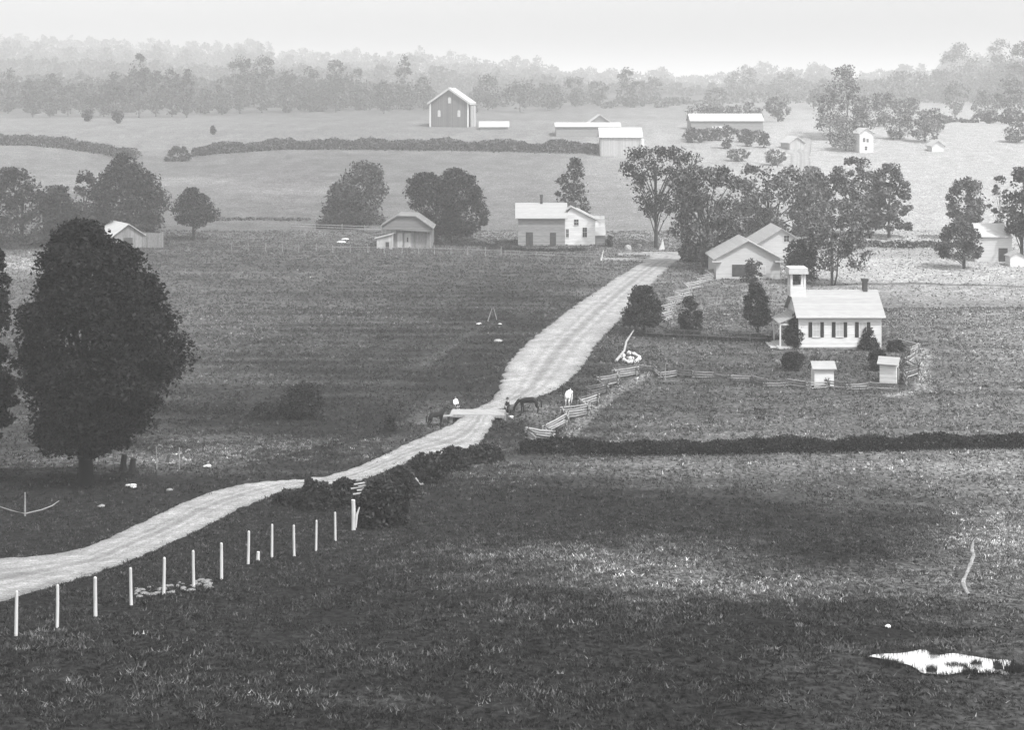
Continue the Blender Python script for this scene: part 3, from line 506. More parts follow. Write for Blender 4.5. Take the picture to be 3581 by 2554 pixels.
for a_, b_ in ((814.0, 822.5), (845.5, 854), (870.3, 878.3)) if False else ((812.2, 820.2), (835.4, 843.6), (858.7, 866.7)):
    c = (a_+b_)/2; x = sx(c); z = sz(337.2) ; hh = sz(323.2) - z
    wo = window(sc, x, z, .80, hh, 0, BLIND, bars=True)
    for sg in (-1, 1):
        xs_ = x + sg*(.40 + .07 + .23); sh = MB(); sh.box(xs_-.22, xs_+.22, -.055, -.003, z-.05, z+hh+.08)
        for k in range(14): sh.box(xs_-.16, xs_+.16, -.075, -.05, z+.05+k*hh/14, z+.05+k*hh/14+.05)
        sh.build('shutter', SHUT, sc)
# end wall door, side porch
xe = xl; zp = sz(320)
por = roof = MB().prism([(-2.35, zp-.65), (0, zp+.35), (0, zp+.47), (-2.35, zp-.53)], 1, .6, 5.2)
pr = MB(); pr.v = [(v[0] + xe, v[1], v[2]) for v in por.v]; pr.f = por.f; pr.build('porch_roof', SHING, sc)
pp = MB().box(xe-2.2, xe-2.02, .75, .93, .25, zp-.62).box(xe-2.2, xe-2.02, 4.8, 4.98, .25, zp-.62).box(xe-2.2, xe-2.05, .93, 4.8, zp-.82, zp-.62).box(xe-2.1, xe, .78, .9, zp-.80, zp-.64); pp.build('porch_post', WHITE_TRIM, sc)
MB().box(xe-2.5, xe, .4, 5.3, -.3, .22).box(xe-3.3, xe-2.5, .9, 4.4, -.3, .08).build('porch_floor', CAP, sc)
MB().box(xe-.05, xe+.01, 2.6, 3.9, .22, 2.5).build('door', DOORD, sc)
# belfry
bx = sx(802.2); bw_ = .95; by_ = W_/2
bel = MB().box(bx-bw_, bx+bw_, by_-bw_, by_+bw_, zr-.6, zr+.62).build('belfry', WHITE, sc)
for a_ in (-1, 1):
    for b_ in (-1, 1): MB().box(bx+a_*(bw_-.14)-.13, bx+a_*(bw_-.14)+.13, by_+b_*(bw_-.14)-.13, by_+b_*(bw_-.14)+.13, zr+.62, zr+2.2).build('belfry_post', WHITE_TRIM, bel)
MB().prism([(bx-1.2, zr+2.2), (bx+1.2, zr+2.2), (bx+1.2, zr+2.4), (bx+1.12, zr+2.95), (bx-1.12, zr+2.95), (bx-1.2, zr+2.4)], 1, by_-1.25, by_+1.25).build('belfry_roof', CAP, bel)
MB().tube([(bx, by_, zr+2.2), (bx, by_, zr+2.0), (bx, by_, zr+1.8), (bx, by_, zr+1.45), (bx, by_, zr+1.25)], [.1, .22, .36, .42, .55], 14).build('bell', mat('dark_bell', .04, .2, 2, .4, metal=.6), bel, smooth=True)
cx = sx(869.5+2.2); ch = MB().box(cx-.27, cx+.27, by_-.3, by_+.3, zr-.5, zr+1.15).box(cx-.36, cx+.36, by_-.38, by_+.38, zr+1.15, zr+1.5); ch.build('chimney', BRICK, sc)

# outhouses
def outhouse(px, py, label, wpx, hpx, rz, door=False):
    X, Y, Z = hit(px, py); s = F/Y; o = empty('outhouse', (X, Y, Z), rz, label, 'outhouse', 'outhouses behind the school'); w_ = wpx/s; h = hpx/s; d = 1.7
    b = MB().prism([(0, -.2), (0, h), (d/2, h+.5), (d, h), (d, -.2)], 0, -w_/2, w_/2); b.build('wall', WHITE, o)
    roof_mb(-w_/2, w_/2, 0, d, h, h+.5, over=.25, th=.09).build('roof', SHING, o)
    MB().box(-w_/2-.02, w_/2+.02, -.03, d+.02, -.3, .12).build('sill', STONE, o)
    if door: MB().box(w_/2-.01, w_/2+.05, .45, 1.2, .1, 1.75).build('door', DOORD, o)
    else: MB().box(-.38, .38, d-.01, d+.05, .12, 1.8).build('door', WHITE_TRIM, o)
outhouse(824.2, 388.5, 'white outhouse standing free below the middle of the school', 19.5, 20, 0)
outhouse(888, 384.5, 'white outhouse half turned beside the stacked rail fence', 16.5, 20.5, R(-24), True)

# farmhouse
X0, Y0, Z0 = hit(541, 246); s = F/Y0
fx = lambda px: (px-541)/s
fz = lambda py: (246-py)/s
fh = empty('farmhouse', (X0, Y0, Z0), 0, 'two part farmhouse with bare grey front, pale roof and white gabled wing', 'farmhouse')
xl, xr = fx(518), fx(565); ze = fz(217); zr = ze+2.35; W_ = 6.5
body_x(xl, xr, 0, W_, ze, zr).build('wall', GREYW, fh); roof_mb(xl, xr, 0, W_, ze, zr, over=.55, th=.14).build('roof', SHING, fh)
panel(fh, 'door', DOORD, fx(525.9), fx(533), .0, fz(232.6)); panel(fh, 'door', DOORD, fx(550), fx(556), 0, fz(233))
cm = MB().box(fx(541.7)-.25, fx(541.7)+.25, W_/2-.3, W_/2+.3, zr-.4, zr+1.2).box(fx(541.7)-.33, fx(541.7)+.33, W_/2-.38, W_/2+.38, zr+1.2, zr+1.75); cm.build('chimney', BRICK, fh)
wl, wr = fx(556), fx(595.4); zw = fz(220.5); zwr = fz(206.5)-.35; wy0, wy1 = .9, 8.5
wg = MB().prism([(wl, -.6), (wl, zw+.6), (fx(571.5), zwr), (wr, zw), (wr, -.6)], 1, wy0, wy1); wg.v = [(max(v[0], xr+.01) if v[0] < xr else v[0], v[1], v[2]) for v in wg.v]
wing = wg.build('wing_wall', WHITE, fh); tag(wing, 'white painted gabled wing')
rr = MB()
for (xa, za), (xb, zb) in (((fx(571.5), zwr), (wr+.5, zw-.28)), ((fx(571.5), zwr), (fx(566.5), zwr-.55))): rr.prism([(xa, za+.02), (xb, zb), (xb, zb+.15), (xa, za+.17)], 1, wy0-.35, wy1+.3)
rr.build('roof', SHING, fh)
window(fh, fx(576.5), fz(226), .9, 1.15, wy0); window(fh, fx(585), fz(238), .85, 1.9, wy0); window(fh, fx(567.6), fz(238), .5, 1.6, wy0)
MB().box(fx(571)-.8, fx(571)+1.3, 5, 5.6, zwr-.6, zwr+.7).build('chimney', BRICK, fh)
ll, lr = wr, fx(605.5); MB().prism([(2.2, -.6), (2.2, fz(236)), (6.5, fz(221)), (6.5, -.6)], 0, ll, lr).build('lean_to', GREYW, fh)
MB().prism([(1.9, fz(237)-.05), (6.6, fz(219.5)), (6.6, fz(219.5)+.12), (1.9, fz(237)+.07)], 0, ll, lr+.2).build('lean_to_roof', boards('grey_slab_roof', .42, .25, 2, .15, .2), fh)

# low barn left of the farmhouse
X0, Y0, Z0 = hit(408, 248); s = F/Y0
fx = lambda px: (px-408)/s
fz = lambda py: (248-py)/s
b1 = empty('barn', (X0, Y0, Z0), R(0), 'low weathered barn with a sagging roof under the dark pair of trees', 'barn')
MB().prism([(fx(382), -.5), (fx(382), fz(227)), (fx(398), fz(216)), (fx(416), fz(216.5)), (fx(432), fz(228)), (fx(432), -.5)], 1, .0, 7).build('wall', BARNW, b1)
r1 = MB()
for (xa, za), (xb, zb) in (((fx(398), fz(216)), (fx(379.5), fz(227.5))), ((fx(398), fz(216)), (fx(416), fz(216.5))), ((fx(416), fz(216.5)), (fx(434), fz(229)))): r1.prism([(xa, za+.02), (xb, zb), (xb, zb+.16), (xa, za+.18)], 1, -1.6, 7.4)
r1.build('roof', SHINGG, b1)
MB().prism([(fx(382), fz(227.2)), (fx(398), fz(216.4)), (fx(416), fz(216.8)), (fx(432), fz(228.2)), (fx(432), fz(232)), (fx(396), fz(229.5)), (fx(382), fz(229.5))], 1, -1.2, -.0).build('gable_front', SHINGG, b1)
MB().box(fx(382), fx(396), -.25, 0, fz(234), fz(228)).build('side_panel', PALEB, b1)
for a_, b_ in ((397.5, 402.5), (404.5, 411)): panel(b1, 'door', PALEB, fx(a_), fx(b_), 0, fz(233.5), 0, .09)
MB().box(fx(406.8), fx(408.3), -.13, -.08, 1.1, 2.0).build('window', DOORD, b1)
lt = empty('shed', hit(383, 248.5), 0, 'little slant roofed shed against the left side of the low barn', 'shed')
MB().prism([(-1.1, -.3), (-1.1, 1.9), (1.9, 2.7), (1.9, -.3)], 1, -1.2, 1.4).build('wall', PALEB, lt); MB().prism([(-1.6, 1.85), (2.1, 2.8), (2.1, 2.92), (-1.6, 1.97)], 1, -1.5, 1.6).build('roof', SHING, lt); MB().box(.6, 1.3, -1.25, -1.19, 0, 1.3).build('door', DOORD, lt)

# shed behind the big tree
X0, Y0, Z0 = hit(128, 249); s = F/Y0
s1 = empty('shed', (X0, Y0, Z0), R(34), 'board shed with a bright white roof showing above the big round tree', 'shed')
g = 2.9; ze = 2.7; zr = 4.7
body_y(-g, g, 0, 9, ze, zr).build('wall', BARNW, s1); roof_y(-g, g, 0, 9, ze, zr, over=.5).build('roof', SHINGW, s1)
MB().box(-.9, .9, -.06, .01, 0, 2.1).build('door', DOORD, s1)
bf = empty('board_fence', hit(140, 248), R(4), 'upright board fence running right from the white roofed shed', 'fence')
bm_ = MB(); [bm_.box(k*.3, k*.3+.25, 0, .04, -.2, 2.9 + random.uniform(-.12, .1)) for k in range(15)]; bm_.build('board', BARNW, bf); MB().box(0, 4.4, .04, .1, .6, .75).box(0, 4.4, .04, .1, 2.1, 2.25).build('rail', BARNW, bf)

# gabled shop by the corner, and the house behind it
X0, Y0, Z0 = hit(748, 279); s = F/Y0
g1 = empty('shop_building', (X0, Y0, Z0), 0, 'pale gabled shop with wide dark doorway near the road corner', 'shop')
fx = lambda px: (px-748)/s
fz = lambda py: (279-py)/s
xl, xr = fx(716), fx(780); ze = fz(259); zr = fz(241.5)
MW = boards('pale_clapboard', .48, .16, 2, .1, .2)
body_y(xl, xr, 0, 9, ze, zr).build('wall', MW, g1); roof_y(xl, xr, 0, 9, ze, zr, over=.5, th=.18).build('roof', SHING, g1)
tm = MB(); tm.box(xl-.7, xl+.9, -.68, -.0, ze-.55, ze-.38); tm.box(xr-.9, xr+.7, -.68, 0, ze-.55, ze-.38); tm.build('eave_return', mat('shaded_trim_paint', .45, .1), g1)
panel(g1, 'doorway', DOORD, fx(732), fx(754.5), .35, fz(265)); window(g1, fx(763), fz(274.5), .8, 1.2, 0, BLIND)
X0, Y0, Z0 = hit(781, 258); s = F/Y0
g2 = empty('house', (X0, Y0, Z0), 0, 'pale gabled house partly hidden behind the shop and the low dark tree', 'house')
fx = lambda px: (px-781)/s
fz = lambda py: (258-py)/s
body_y(fx(757), fx(806), 0, 10, fz(244.5), fz(229.5)).build('wall', MW, g2); roof_y(fx(757), fx(806), 0, 10, fz(244.5), fz(229.5), over=.5, th=.2).build('roof', SHING, g2)
window(g2, fx(786.5), fz(242), .95, 1.1, 0)
X0, Y0, Z0 = hit(752, 240); s = F/Y0
g4 = empty('house', (X0, Y0, Z0), 0, 'low house showing only a white roof edge between the elms', 'house')
body_x(-4, 5, 0, 6, 2.4, 3.6).build('wall', MW, g4); roof_mb(-4, 5, 0, 6, 2.4, 3.6, over=.3).build('roof', SHINGW, g4)
# barn at the right edge
X0, Y0, Z0 = hit(993, 262); s = F/Y0
g3 = empty('barn', (X0, Y0, Z0), 0, 'pale barn with a broad bright roof near the right edge', 'barn')
body_x(-18/s, 19/s, 0, 8, 25/s, 25/s+1.9).build('wall', MW, g3); roof_mb(-20/s, 17/s, 0, 8, 25/s, 25/s+1.9, over=.3).build('roof', SHINGW, g3)
panel(g3, 'door', DOORD, 1.0, 2.6, 0, 2.4)
sh = empty('shed', hit(1014, 266), 0, 'small white shed at the corner of the right barn', 'shed')
body_y(-1, 1.4, -1, 1.5, 1.7, 2.3).build('wall', WHITE, sh); roof_y(-1, 1.4, -1, 1.5, 1.7, 2.3, over=.2).build('roof', SHING, sh)
# tall gabled barn on the hill
X0, Y0, Z0 = hit(449, 127.5); s = F/Y0
fx = lambda px: (px-449)/s
fz = lambda py: (127.5-py)/s
b2 = empty('barn', (X0, Y0, Z0), R(-7), 'tall dark gabled barn with white corner boards on the far hill', 'barn')
xl, xr = fx(429.5), fx(468.5); ze = fz(103.5); zr = fz(90)
body_y(xl, xr, 0, 14, ze, zr).build('wall', DARKB, b2); roof_y(xl, xr, 0, 14, ze, zr, over=.9, th=.9).build('roof', SHINGW, b2)
MB().box(xl-.1, xl+.45, -.15, .3, 0, ze).box(xr-.45, xr+.1, -.15, .3, 0, ze).build('corner_board', WHITE_TRIM, b2)
for px, py, h_ in ((449.5, 97.5+.0, 2.4), (439, 117, 2.6), (459, 117, 2.6)):
    z = fz(py) - (h_ if py < 100 else 0); f_ = MB().prism([(fx(px)-.55, z), (fx(px)+.55, z), (fx(px)+.55, z+h_-.4), (fx(px)+.3, z+h_), (fx(px)-.3, z+h_), (fx(px)-.55, z+h_-.4)], 1, -.12, .02); f_.build('window', mat('pale_window', .45, .2), b2)
MB().box(fx(469)+.4, fx(472.5)+.4, 2, 7, 0, ze-1.0).build('side_shed', PALEB, b2)
def farb(name, label, cat, px, Y, wpx, wall_px, roof_px, dep, wm, rm, rz=0, axis='x', group=None, extra=None):
    X, Yw, Z = at(px, Y); s = F/Yw; o = empty(name, (X, Yw, Z), rz, label, cat, group); w_ = wpx/s/2; h = wall_px/s; r = max((roof_px/s) - dep/2*(-Z/Yw), .8)
    if axis == 'x': body_x(-w_, w_, 0, dep, h, h+r).build('wall', wm, o); roof_mb(-w_, w_, 0, dep, h, h+r, over=.5, th=.2).build('roof', rm, o)
    else: body_y(-w_, w_, 0, dep, h, h+r).build('wall', wm, o); roof_y(-w_, w_, 0, dep, h, h+r, over=.5, th=.3).build('roof', rm, o)
    return o, s
def hitY(x, y): return hit(x, y)[1]
farb('shed', 'low pale roofed shed right of the tall dark barn', 'shed', 494, hitY(494, 130), 28, 3, 5, 9, GREYW, SHINGW)
farb('barn', 'long low barn with bright roof on the far hill beside the white barn', 'barn', 588, hitY(588, 137), 64, 10, 4, 10, GREYW, SHINGW)
farb('barn', 'faint grey gable rising behind the long low barn', 'barn', 600, hitY(600, 133), 24, 9, 9, 12, GREYW, SHINGW, 0, 'y')
o, s = farb('barn', 'white sided barn right of the far hedge, seen broadside', 'barn', 621, hitY(621, 156.5), 41, 19.5, 9, 8, PALEB, SHINGW)
MB().box(-20.5/s-.1, -20.5/s+.25, -.12, .2, 0, 19/s).box(18/s, 18/s+.3, -.12, .05, 0, 16/s).build('corner_board', mat('grey_board', .25), o); MB().box(20.5/s+.05, 23.5/s, .5, 6, 0, 17/s).build('side_shed', WHITE, o)
farb('barn', 'very long bright roofed barn beyond the elms', 'barn', 727, hitY(727, 131), 72, 10, 7, 12, GREYW, SHINGW)
X0, Y0, Z0 = hit(706+19, 142); 
o, s = farb('house', 'pale little house below the very long bright roof', 'house', 722, hitY(722, 139), 14, 8, 4, 8, PALEB, SHINGW)
o, s = farb('house', 'small white two storey house standing alone on the far right slope', 'house', 866.5, hitY(866.5, 153), 14.5, 19.5, 5, 6, WHITE, SHINGW, R(10), 'y')
for dx, z in ((-.2, 4), (-.9, 11)): window(o, dx*1, z/s if z > 5 else .9, .9, 1.3, 0)
window(o, .4, 3.6, .8, 1.2, 0)
farb('shed', 'tiny white gabled shed right of the small white house', 'shed', 938, hitY(938, 152), 12, 6, 5, 6, WHITE, SHINGW, 0, 'y')
farb('shed', 'pale narrow building beside the far climbing road', 'shed', 797, hitY(797, 150), 16, 7, 6, 7, PALEB, SHINGW, R(15), 'y')

# ------------------------------------------------------------------ fences and posts
RAIL = mat('silvered_rail_wood', .24, .35, 2.5, .9, .3, (.4, .4, 2)); RAILD = mat('grey_rail_wood', .09, .4, 2.5, .9, .3); POSTM = mat('whitewashed_post', .5, .22, 4, .9, .2, (1, 1, .2)); RAILP = mat('pale_rail_wood', .3, .25, 2.5, .9, .3)
def worm(name, label, pts, n, amp, nr_, mats, hgt=1.15, r=.055, stakes=True, disp=False, broken=0):
    """zigzag rail fence following picture points; each rail a part of its own"""
    W = np.array([hit(*q)[:2] for q in pts]); L_ = np.r_[0, np.cumsum(np.hypot(*np.diff(W, axis=0).T))]; T = np.linspace(0, L_[-1], n+1)
    X = np.interp(T, L_, W[:, 0]); Y = np.interp(T, L_, W[:, 1]); dx = np.gradient(X); dy = np.gradient(Y); dn = np.hypot(dx, dy); sg = np.array([1 if i % 2 else -1 for i in range(n+1)])
    X = X - dy/dn*sg*amp; Y = Y + dx/dn*sg*amp; root = empty(name, (X[0], Y[0], float(h0(X[0], Y[0]))), 0, label, 'fence'); o = np.array(root.location)
    for i in range(n):
        for k in range(nr_):
            if random.random() < broken: continue
            a_ = np.array([X[i], Y[i], 0]); b_ = np.array([X[i+1], Y[i+1], 0]); d = (b_-a_)/np.linalg.norm(b_-a_); a_ = a_ - d*.3; b_ = b_ + d*.3
            zz = .14 + (k + .5*(i % 2))*hgt/nr_; rz_ = random.uniform(-.05, .05)
            pa = Vector((a_[0], a_[1], float(h1(a_[0], a_[1])) + zz + rz_)); pb = Vector((b_[0], b_[1], float(h1(b_[0], b_[1])) + zz - rz_)); m_ = pa.lerp(pb, .5) + Vector((random.uniform(-.05, .05), 0, -.05 + random.uniform(-.05, .04)))
            ov = Vector(o); MB().tube([pa-ov, m_-ov, pb-ov], [r*random.uniform(.8, 1.3), r*1.1, r*random.uniform(.8, 1.3)], 6, .12).build('rail', random.choice(mats), root)
        if stakes and i % 1 == 0:
            z = float(h1(X[i], Y[i])); mb = MB()
            for q in (-1, 1):
                mb.tube([(X[i]-o[0]+q*.45, Y[i]-o[1]+.1*q, z-o[2]-.1), (X[i]-o[0]-q*.2, Y[i]-o[1], z-o[2]+hgt+.3)], [.06, .05], 6)
            mb.build('stake', RAILD, root)
    return root
worm('rail_fence', 'stacked zigzag rail fence beside the white horse, running down to the black hedge', [(640, 371), (612, 384), (592, 401), (585, 414), (560, 425), (548, 434), (527, 446)], 15, .75, 5, [RAIL, RAILP, RAILD], 1.15, .075)
worm('rail_fence', 'bright zigzag rail fence climbing from the young trees to the shop', [(662, 330), (668, 312), (682, 298), (700, 286), (716, 275)], 14, .9, 5, [RAILP, RAILP, RAIL], 1.2, .08)
worm('rail_fence', 'long low rail fence crossing below the schoolyard', [(640, 370), (665, 379), (690, 377), (712, 379), (740, 382), (762, 386), (786, 388), (808, 389), (842, 390), (868, 391), (890, 391)], 14, .45, 3, [RAIL, RAILD, RAIL], .8, .06)
worm('rail_fence', 'short stacked rail fence right of the turned outhouse', [(902, 386), (914, 376), (908, 366), (918, 356), (904, 349)], 7, .5, 5, [RAILP, RAIL, RAILD], 1.25, .07)
def posts_fence(name, label, xs, yb, hgt, m, rails, r=.06, pr=.04):
    W = [hit(x, y) for x, y in zip(xs, yb)]; o = Vector(W[0]); root = empty(name, W[0], 0, label, 'fence')
    for q in W: v = Vector(q) - o; MB().tube([v + Vector((0, 0, -.3)), v + Vector((random.uniform(-.08, .08), 0, hgt*random.uniform(.9, 1.1)))], [r, r*.85], 7).build('post', m, root)
    for a_, b_ in zip(W[:-1], W[1:]):
        for z in rails: MB().tube([Vector(a_)-o+Vector((-.1, -r, z)), Vector(b_)-o+Vector((.1, -r, z+random.uniform(-.04, .04)))], pr, 5).build('rail', m, root)
posts_fence('pasture_fence', 'rail fence with pale posts in front of the low barn', [316, 333, 350, 368, 384, 402, 418.6, 434.5, 451, 467.5, 485.5, 501], [253, 253.5, 253.5, 254, 254, 254, 254.5, 255, 255, 256, 256.5, 256], 1.6, RAIL, (1.15,), .09, .05)
posts_fence('pasture_fence', 'thin line of pale posts in the pasture right of the big tree', [231.7, 248, 265.5, 282.5, 299], [252, 251.8, 251.6, 252, 252.5], 1.5, RAIL, (1.0,), .06, .02)
posts_fence('pasture_fence', 'low rail fence in front of the farmhouse', [505, 520, 536, 552, 567, 585, 600], [256.5, 257, 257.5, 258, 259, 259.5, 260], 1.1, RAIL, (.5, .95), .06, .045)
posts_fence('yard_fence', 'grey post and rail fence behind the schoolyard weeds', [646, 664, 684, 706, 728, 750, 772], [338, 339, 340, 341, 342, 343, 343], 1.3, RAILD, (.6, 1.15), .06, .045)
posts_fence('wire_fence', 'short row of thin posts right of the big tree trunk', [113, 157, 179], [470, 470, 470], 1.7, RAIL, (), .05)
posts_fence('far_fence', 'faint rail fence line left of the low barn', [290, 315, 342, 365, 381], [229, 230, 231, 232, 232.5], 1.4, RAILP, (.6, 1.1), .09, .07)
# roadside post row
PR = [(93, 1067, 270), (340, 1018, 256), (569, 958, 244), (782, 885, 227), (974, 818, 220), (1154, 780, 224), (1319, 732, 220), (1476, 640, 200), (1618, 600, 200), (1752, 592, 187), (1880, 562, 184), (1997, 500, 172)]
ORD = ['first', 'second', 'third', 'fourth', 'fifth', 'sixth', 'seventh', 'eighth', 'ninth', 'tenth', 'eleventh', 'twelfth']
for i, (x, y, h_) in enumerate(PR):
    px, py = (x/1.7025)/3.497, (y/1.7025 + 1600)/3.497; X, Y, Z = hit(px, py); s = F/Y; H = h_/1.7025/3.497/s; r = .078 + random.uniform(-.01, .01)
    t = (random.uniform(-.05, .05), random.uniform(-.03, .03)); mb = MB(); mb.tube([(0, 0, -.4), (t[0]*.3, 0, .1), (t[0]*.7, t[1], H*.5), (t[0], t[1], H-.05), (t[0], t[1], H)], [r*1.1, r, r*.93, r*.88, r*.6], 9, .05)
    tag(mb.build('fence_post', POSTM, None, (X, Y, Z)), '%s whitewashed post from the left in the roadside row' % ORD[i], 'post', 'posts in the roadside row')
X, Y, Z = hit(353.6, 531); fp = empty('fence_post', (X, Y, Z), 0, 'thick whitewashed end post with a split slat leaning on it', 'post', 'posts in the roadside row')
MB().tube([(0, 0, -.4), (0, 0, .9), (-.03, 0, 1.95)], [.15, .14, .13], 9, .05).build('post', POSTM, fp); MB().tube([(.12, -.05, .2), (.22, -.1, 1.0), (.38, -.1, 1.5)], [.09, .08, .04], 6, .1).build('slat', POSTM, fp)
X, Y, Z = hit(258, 561.5); tag(MB().tube([(0, 0, -.2), (0, 0, .2), (.02, 0, .5)], [.1, .1, .09], 8, .05).build('stub_post', POSTM, None, (X, Y, Z)), 'short stub post between the eighth and ninth roadside posts', 'post')
def pole(name, label, a_, b_, r, m=RAILP, cat='pole', lift=(.1, 1.5), group=None, bend=0):
    A = Vector(hit(*a_)); B = Vector(A); X = A.x + (b_[0]-a_[0])*A.y/F; Zt = A.z + (a_[1]-b_[1])*A.y/F; B = Vector((X, A.y + lift[1], Zt)); d = B - A; n_ = Vector((0, 0, bend))
    tag(MB().tube([Vector((0, 0, lift[0]-.15)), d*.33 + n_*.8, d*.66 + n_, d], [r*1.2, r, r*.9, r*.7], 7, .12).build(name, m, None, tuple(A)), label, cat, group)
A = Vector(hit(616, 363)); B = Vector(hit(634, 336)); pl = MB(); d = B - A; pl.tube([Vector((0, 0, .15)), d*.3 + Vector((.3, 0, .35)), d*.6 + Vector((-.1, 0, .5)), d*1.0 + Vector((0, 0, .75))], [.17, .14, .13, .08], 7, .12)
tag(pl.build('log', RAILP, None, tuple(A)), 'long pale crooked log lying up the bank by the stone heap', 'log')
pole('corner_post', 'pale leaning post at the left end of the side road', (601, 261), (603.5, 250.5), .14, POSTM, 'post', (.1, .2))
pole('yard_post', 'thin grey post standing at the long low rail fence', (665.3, 381), (665.3, 365), .05, RAIL, 'post', (.1, 0))
pole('stake', 'leaning pale stake, left of a pair in the left pasture', (487.5, 322), (492, 309), .07, RAIL, 'stake', (.1, .2)); pole('stake', 'leaning pale stake, right of a pair in the left pasture', (497, 321), (493.5, 308), .06, RAIL, 'stake', (.1, .2))
pole('slab', 'pale slab leaning in the roadside thicket', (375, 509), (382, 481), .11, RAILP, 'slab', (.6, .1)); pole('slab', 'pale stick in the bushes right of the leaning slab', (423, 489), (415, 478), .07, RAILP, 'slab', (.5, .1))
pole('post', 'thin pale post under the big tree at the far left', (25, 517), (25, 493), .06, RAIL, 'post', (.1, 0))
A = Vector(hit(0, 512)); q = [Vector(hit(x, y)) - A + Vector((0, 0, .25)) for x, y in ((-8, 507), (0, 511), (12, 515), (25, 518), (42, 514), (52, 510), (59, 505))]
tag(MB().tube(q[:4], [.04, .045, .045, .04], 6, .1).build('bent_pole', RAIL, None, tuple(A)), 'sagging pale rail at the left edge under the big tree', 'rail'); tag(MB().tube(q[3:], [.04, .045, .04, .03], 6, .1).build('bent_pole', RAIL, None, tuple(A)), 'pale curved branch right of the sagging rail', 'branch')
for k, (x, y) in enumerate([(361, 489), (364, 484.5), (367, 491), (363, 494.5), (368, 487)]):
    A = hit(x, 511); zk = (511 - y)*A[1]/F; tag(MB().tube([(-.7, 0, zk), (0, .05, zk+.06), (.7, 0, zk-.05)], [.06, .07, .05], 6, .1).build('broken_rail', RAILP, None, A, R(random.uniform(-14, 14))), 'broken pale fence rail caught in the roadside thicket', 'rail', 'broken rails in the thicket')
for px in (123.5, 132.5):
    A = hit(px, 471.5); tag(MB().tube([(0, 0, -.2), (0, 0, .5), (.05, 0, 1.3 if px < 130 else 1.0)], [.3, .25, .2], 9, .1).build('stump', barkmat(.03), None, A), 'dark %s stump right of the big tree trunk' % ('taller left hand' if px < 130 else 'stouter right hand'), 'stump')

# stones
def stone(px, py, r, label, tone=.4, flat=.5, group=None, cat='stone', name='stone', seed=0):
    import bmesh
    b = bmesh.new(); bmesh.ops.create_icosphere(b, subdivisions=2, radius=r); rr_ = random.Random(seed + int(px*7))
    ph = [rr_.uniform(0, 6) for _ in range(6)]
    for v in b.verts:
        c = v.co/r; k = 1 + .18*math.sin(3*c.x + ph[0]) + .15*math.sin(4*c.y + ph[1]) + .12*math.sin(5*c.z + ph[2]); v.co = Vector((v.co.x*k*1.2, v.co.y*k, v.co.z*k*flat))
    me = bpy.data.meshes.new(name); b.to_mesh(me); b.free(); me.materials.append(mat('stone_%d' % round(tone*100), tone, .3, 4, .95, .3)); X, Y, Z = hit(px, py)
    return tag(obj(name, me, None, (X, Y, Z + r*flat*.3)), label, cat, group)
SR = random.Random(5)
for k in range(46):
    t = SR.random(); x = 136 + 76*t; y = 594 - 9*t + SR.uniform(-5, 4); stone(x, y, SR.uniform(.06, .17), 'small pale stone in the scatter between the fifth and seventh roadside posts', .17, .6, 'pale stones scattered behind the roadside posts', seed=k)
stone(131, 487, .32, 'white boulder right of the big tree trunk', .5); stone(133.5, 488, .2, 'small white stone touching the boulder by the big tree', .5); stone(101, 507, .22, 'faint stone in the shade below the big tree', .2); stone(207, 467, .3, 'flat pale stone in the grass right of the tree trunk', .5, .35); stone(170, 491, .22, 'grey stone between the boulder and the road', .2)
stone(479, 324.5, .35, 'flat white stone left of the paired stakes', .6, .3); stone(500, 324.5, .25, 'flat white stone right of the paired stakes', .6, .3); stone(498, 341.5, .6, 'grey flat rock below the paired stakes', .3, .2)
stone(887.6, 628.5, .11, 'small white stone in the grass above the pool', .8, .9); stone(341, 243, .6, 'white heap left of the low barn', .7, .5); stone(345, 240, .5, 'smaller pale heap behind the white heap', .6, .5)
stone(628, 250, .65, 'pale rock heap at the farm road edge', .3, .9); stone(640, 247, .5, 'second pale rock heap nearer the elm', .3, .8); 
hp = empty('brush_heap', hit(633, 364), 0, 'heap of white stones and brush beside the crooked log', 'heap')
for k in range(34):
    import bmesh
    a_ = SR.uniform(0, 6.28); rr_ = SR.uniform(.35, 1)**.5; b = bmesh.new(); bmesh.ops.create_icosphere(b, subdivisions=1, radius=SR.uniform(.14, .32))
    for v in b.verts: v.co *= SR.uniform(.75, 1.2)
    me = bpy.data.meshes.new('rock'); b.to_mesh(me); b.free(); me.materials.append(mat('stone_60', .6, .3, 4, .95, .3) if SR.random() < .75 else mat('stone_20', .2, .3, 4)); obj('rock', me, hp, (1.15*rr_*math.cos(a_), 2.6 + 2.8*rr_*math.sin(a_), .15 + (1-rr_)*.7))
tp = MB().prism([(-.6, 0), (.5, 0), (.3, 1.2), (.15, 1.9), (.0, 1.7), (-.2, .9)], 1, -.4, .6).build('canvas_cover', WHITE_TRIM, None, hit(662, 250)); tag(tp, 'white pointed cover standing by the road junction', 'cover')
for dx, q in ((443, 'left'), (449, 'right')): tag(MB().box(-.35, .35, -.3, .3, -.1, 1.0).box(-.42, .42, -.37, .37, 1.0, 1.08).build('beehive', WHITE_TRIM, None, hit(dx, 241.5)), 'white box hive under the dark trees, %s of two' % q, 'beehive')

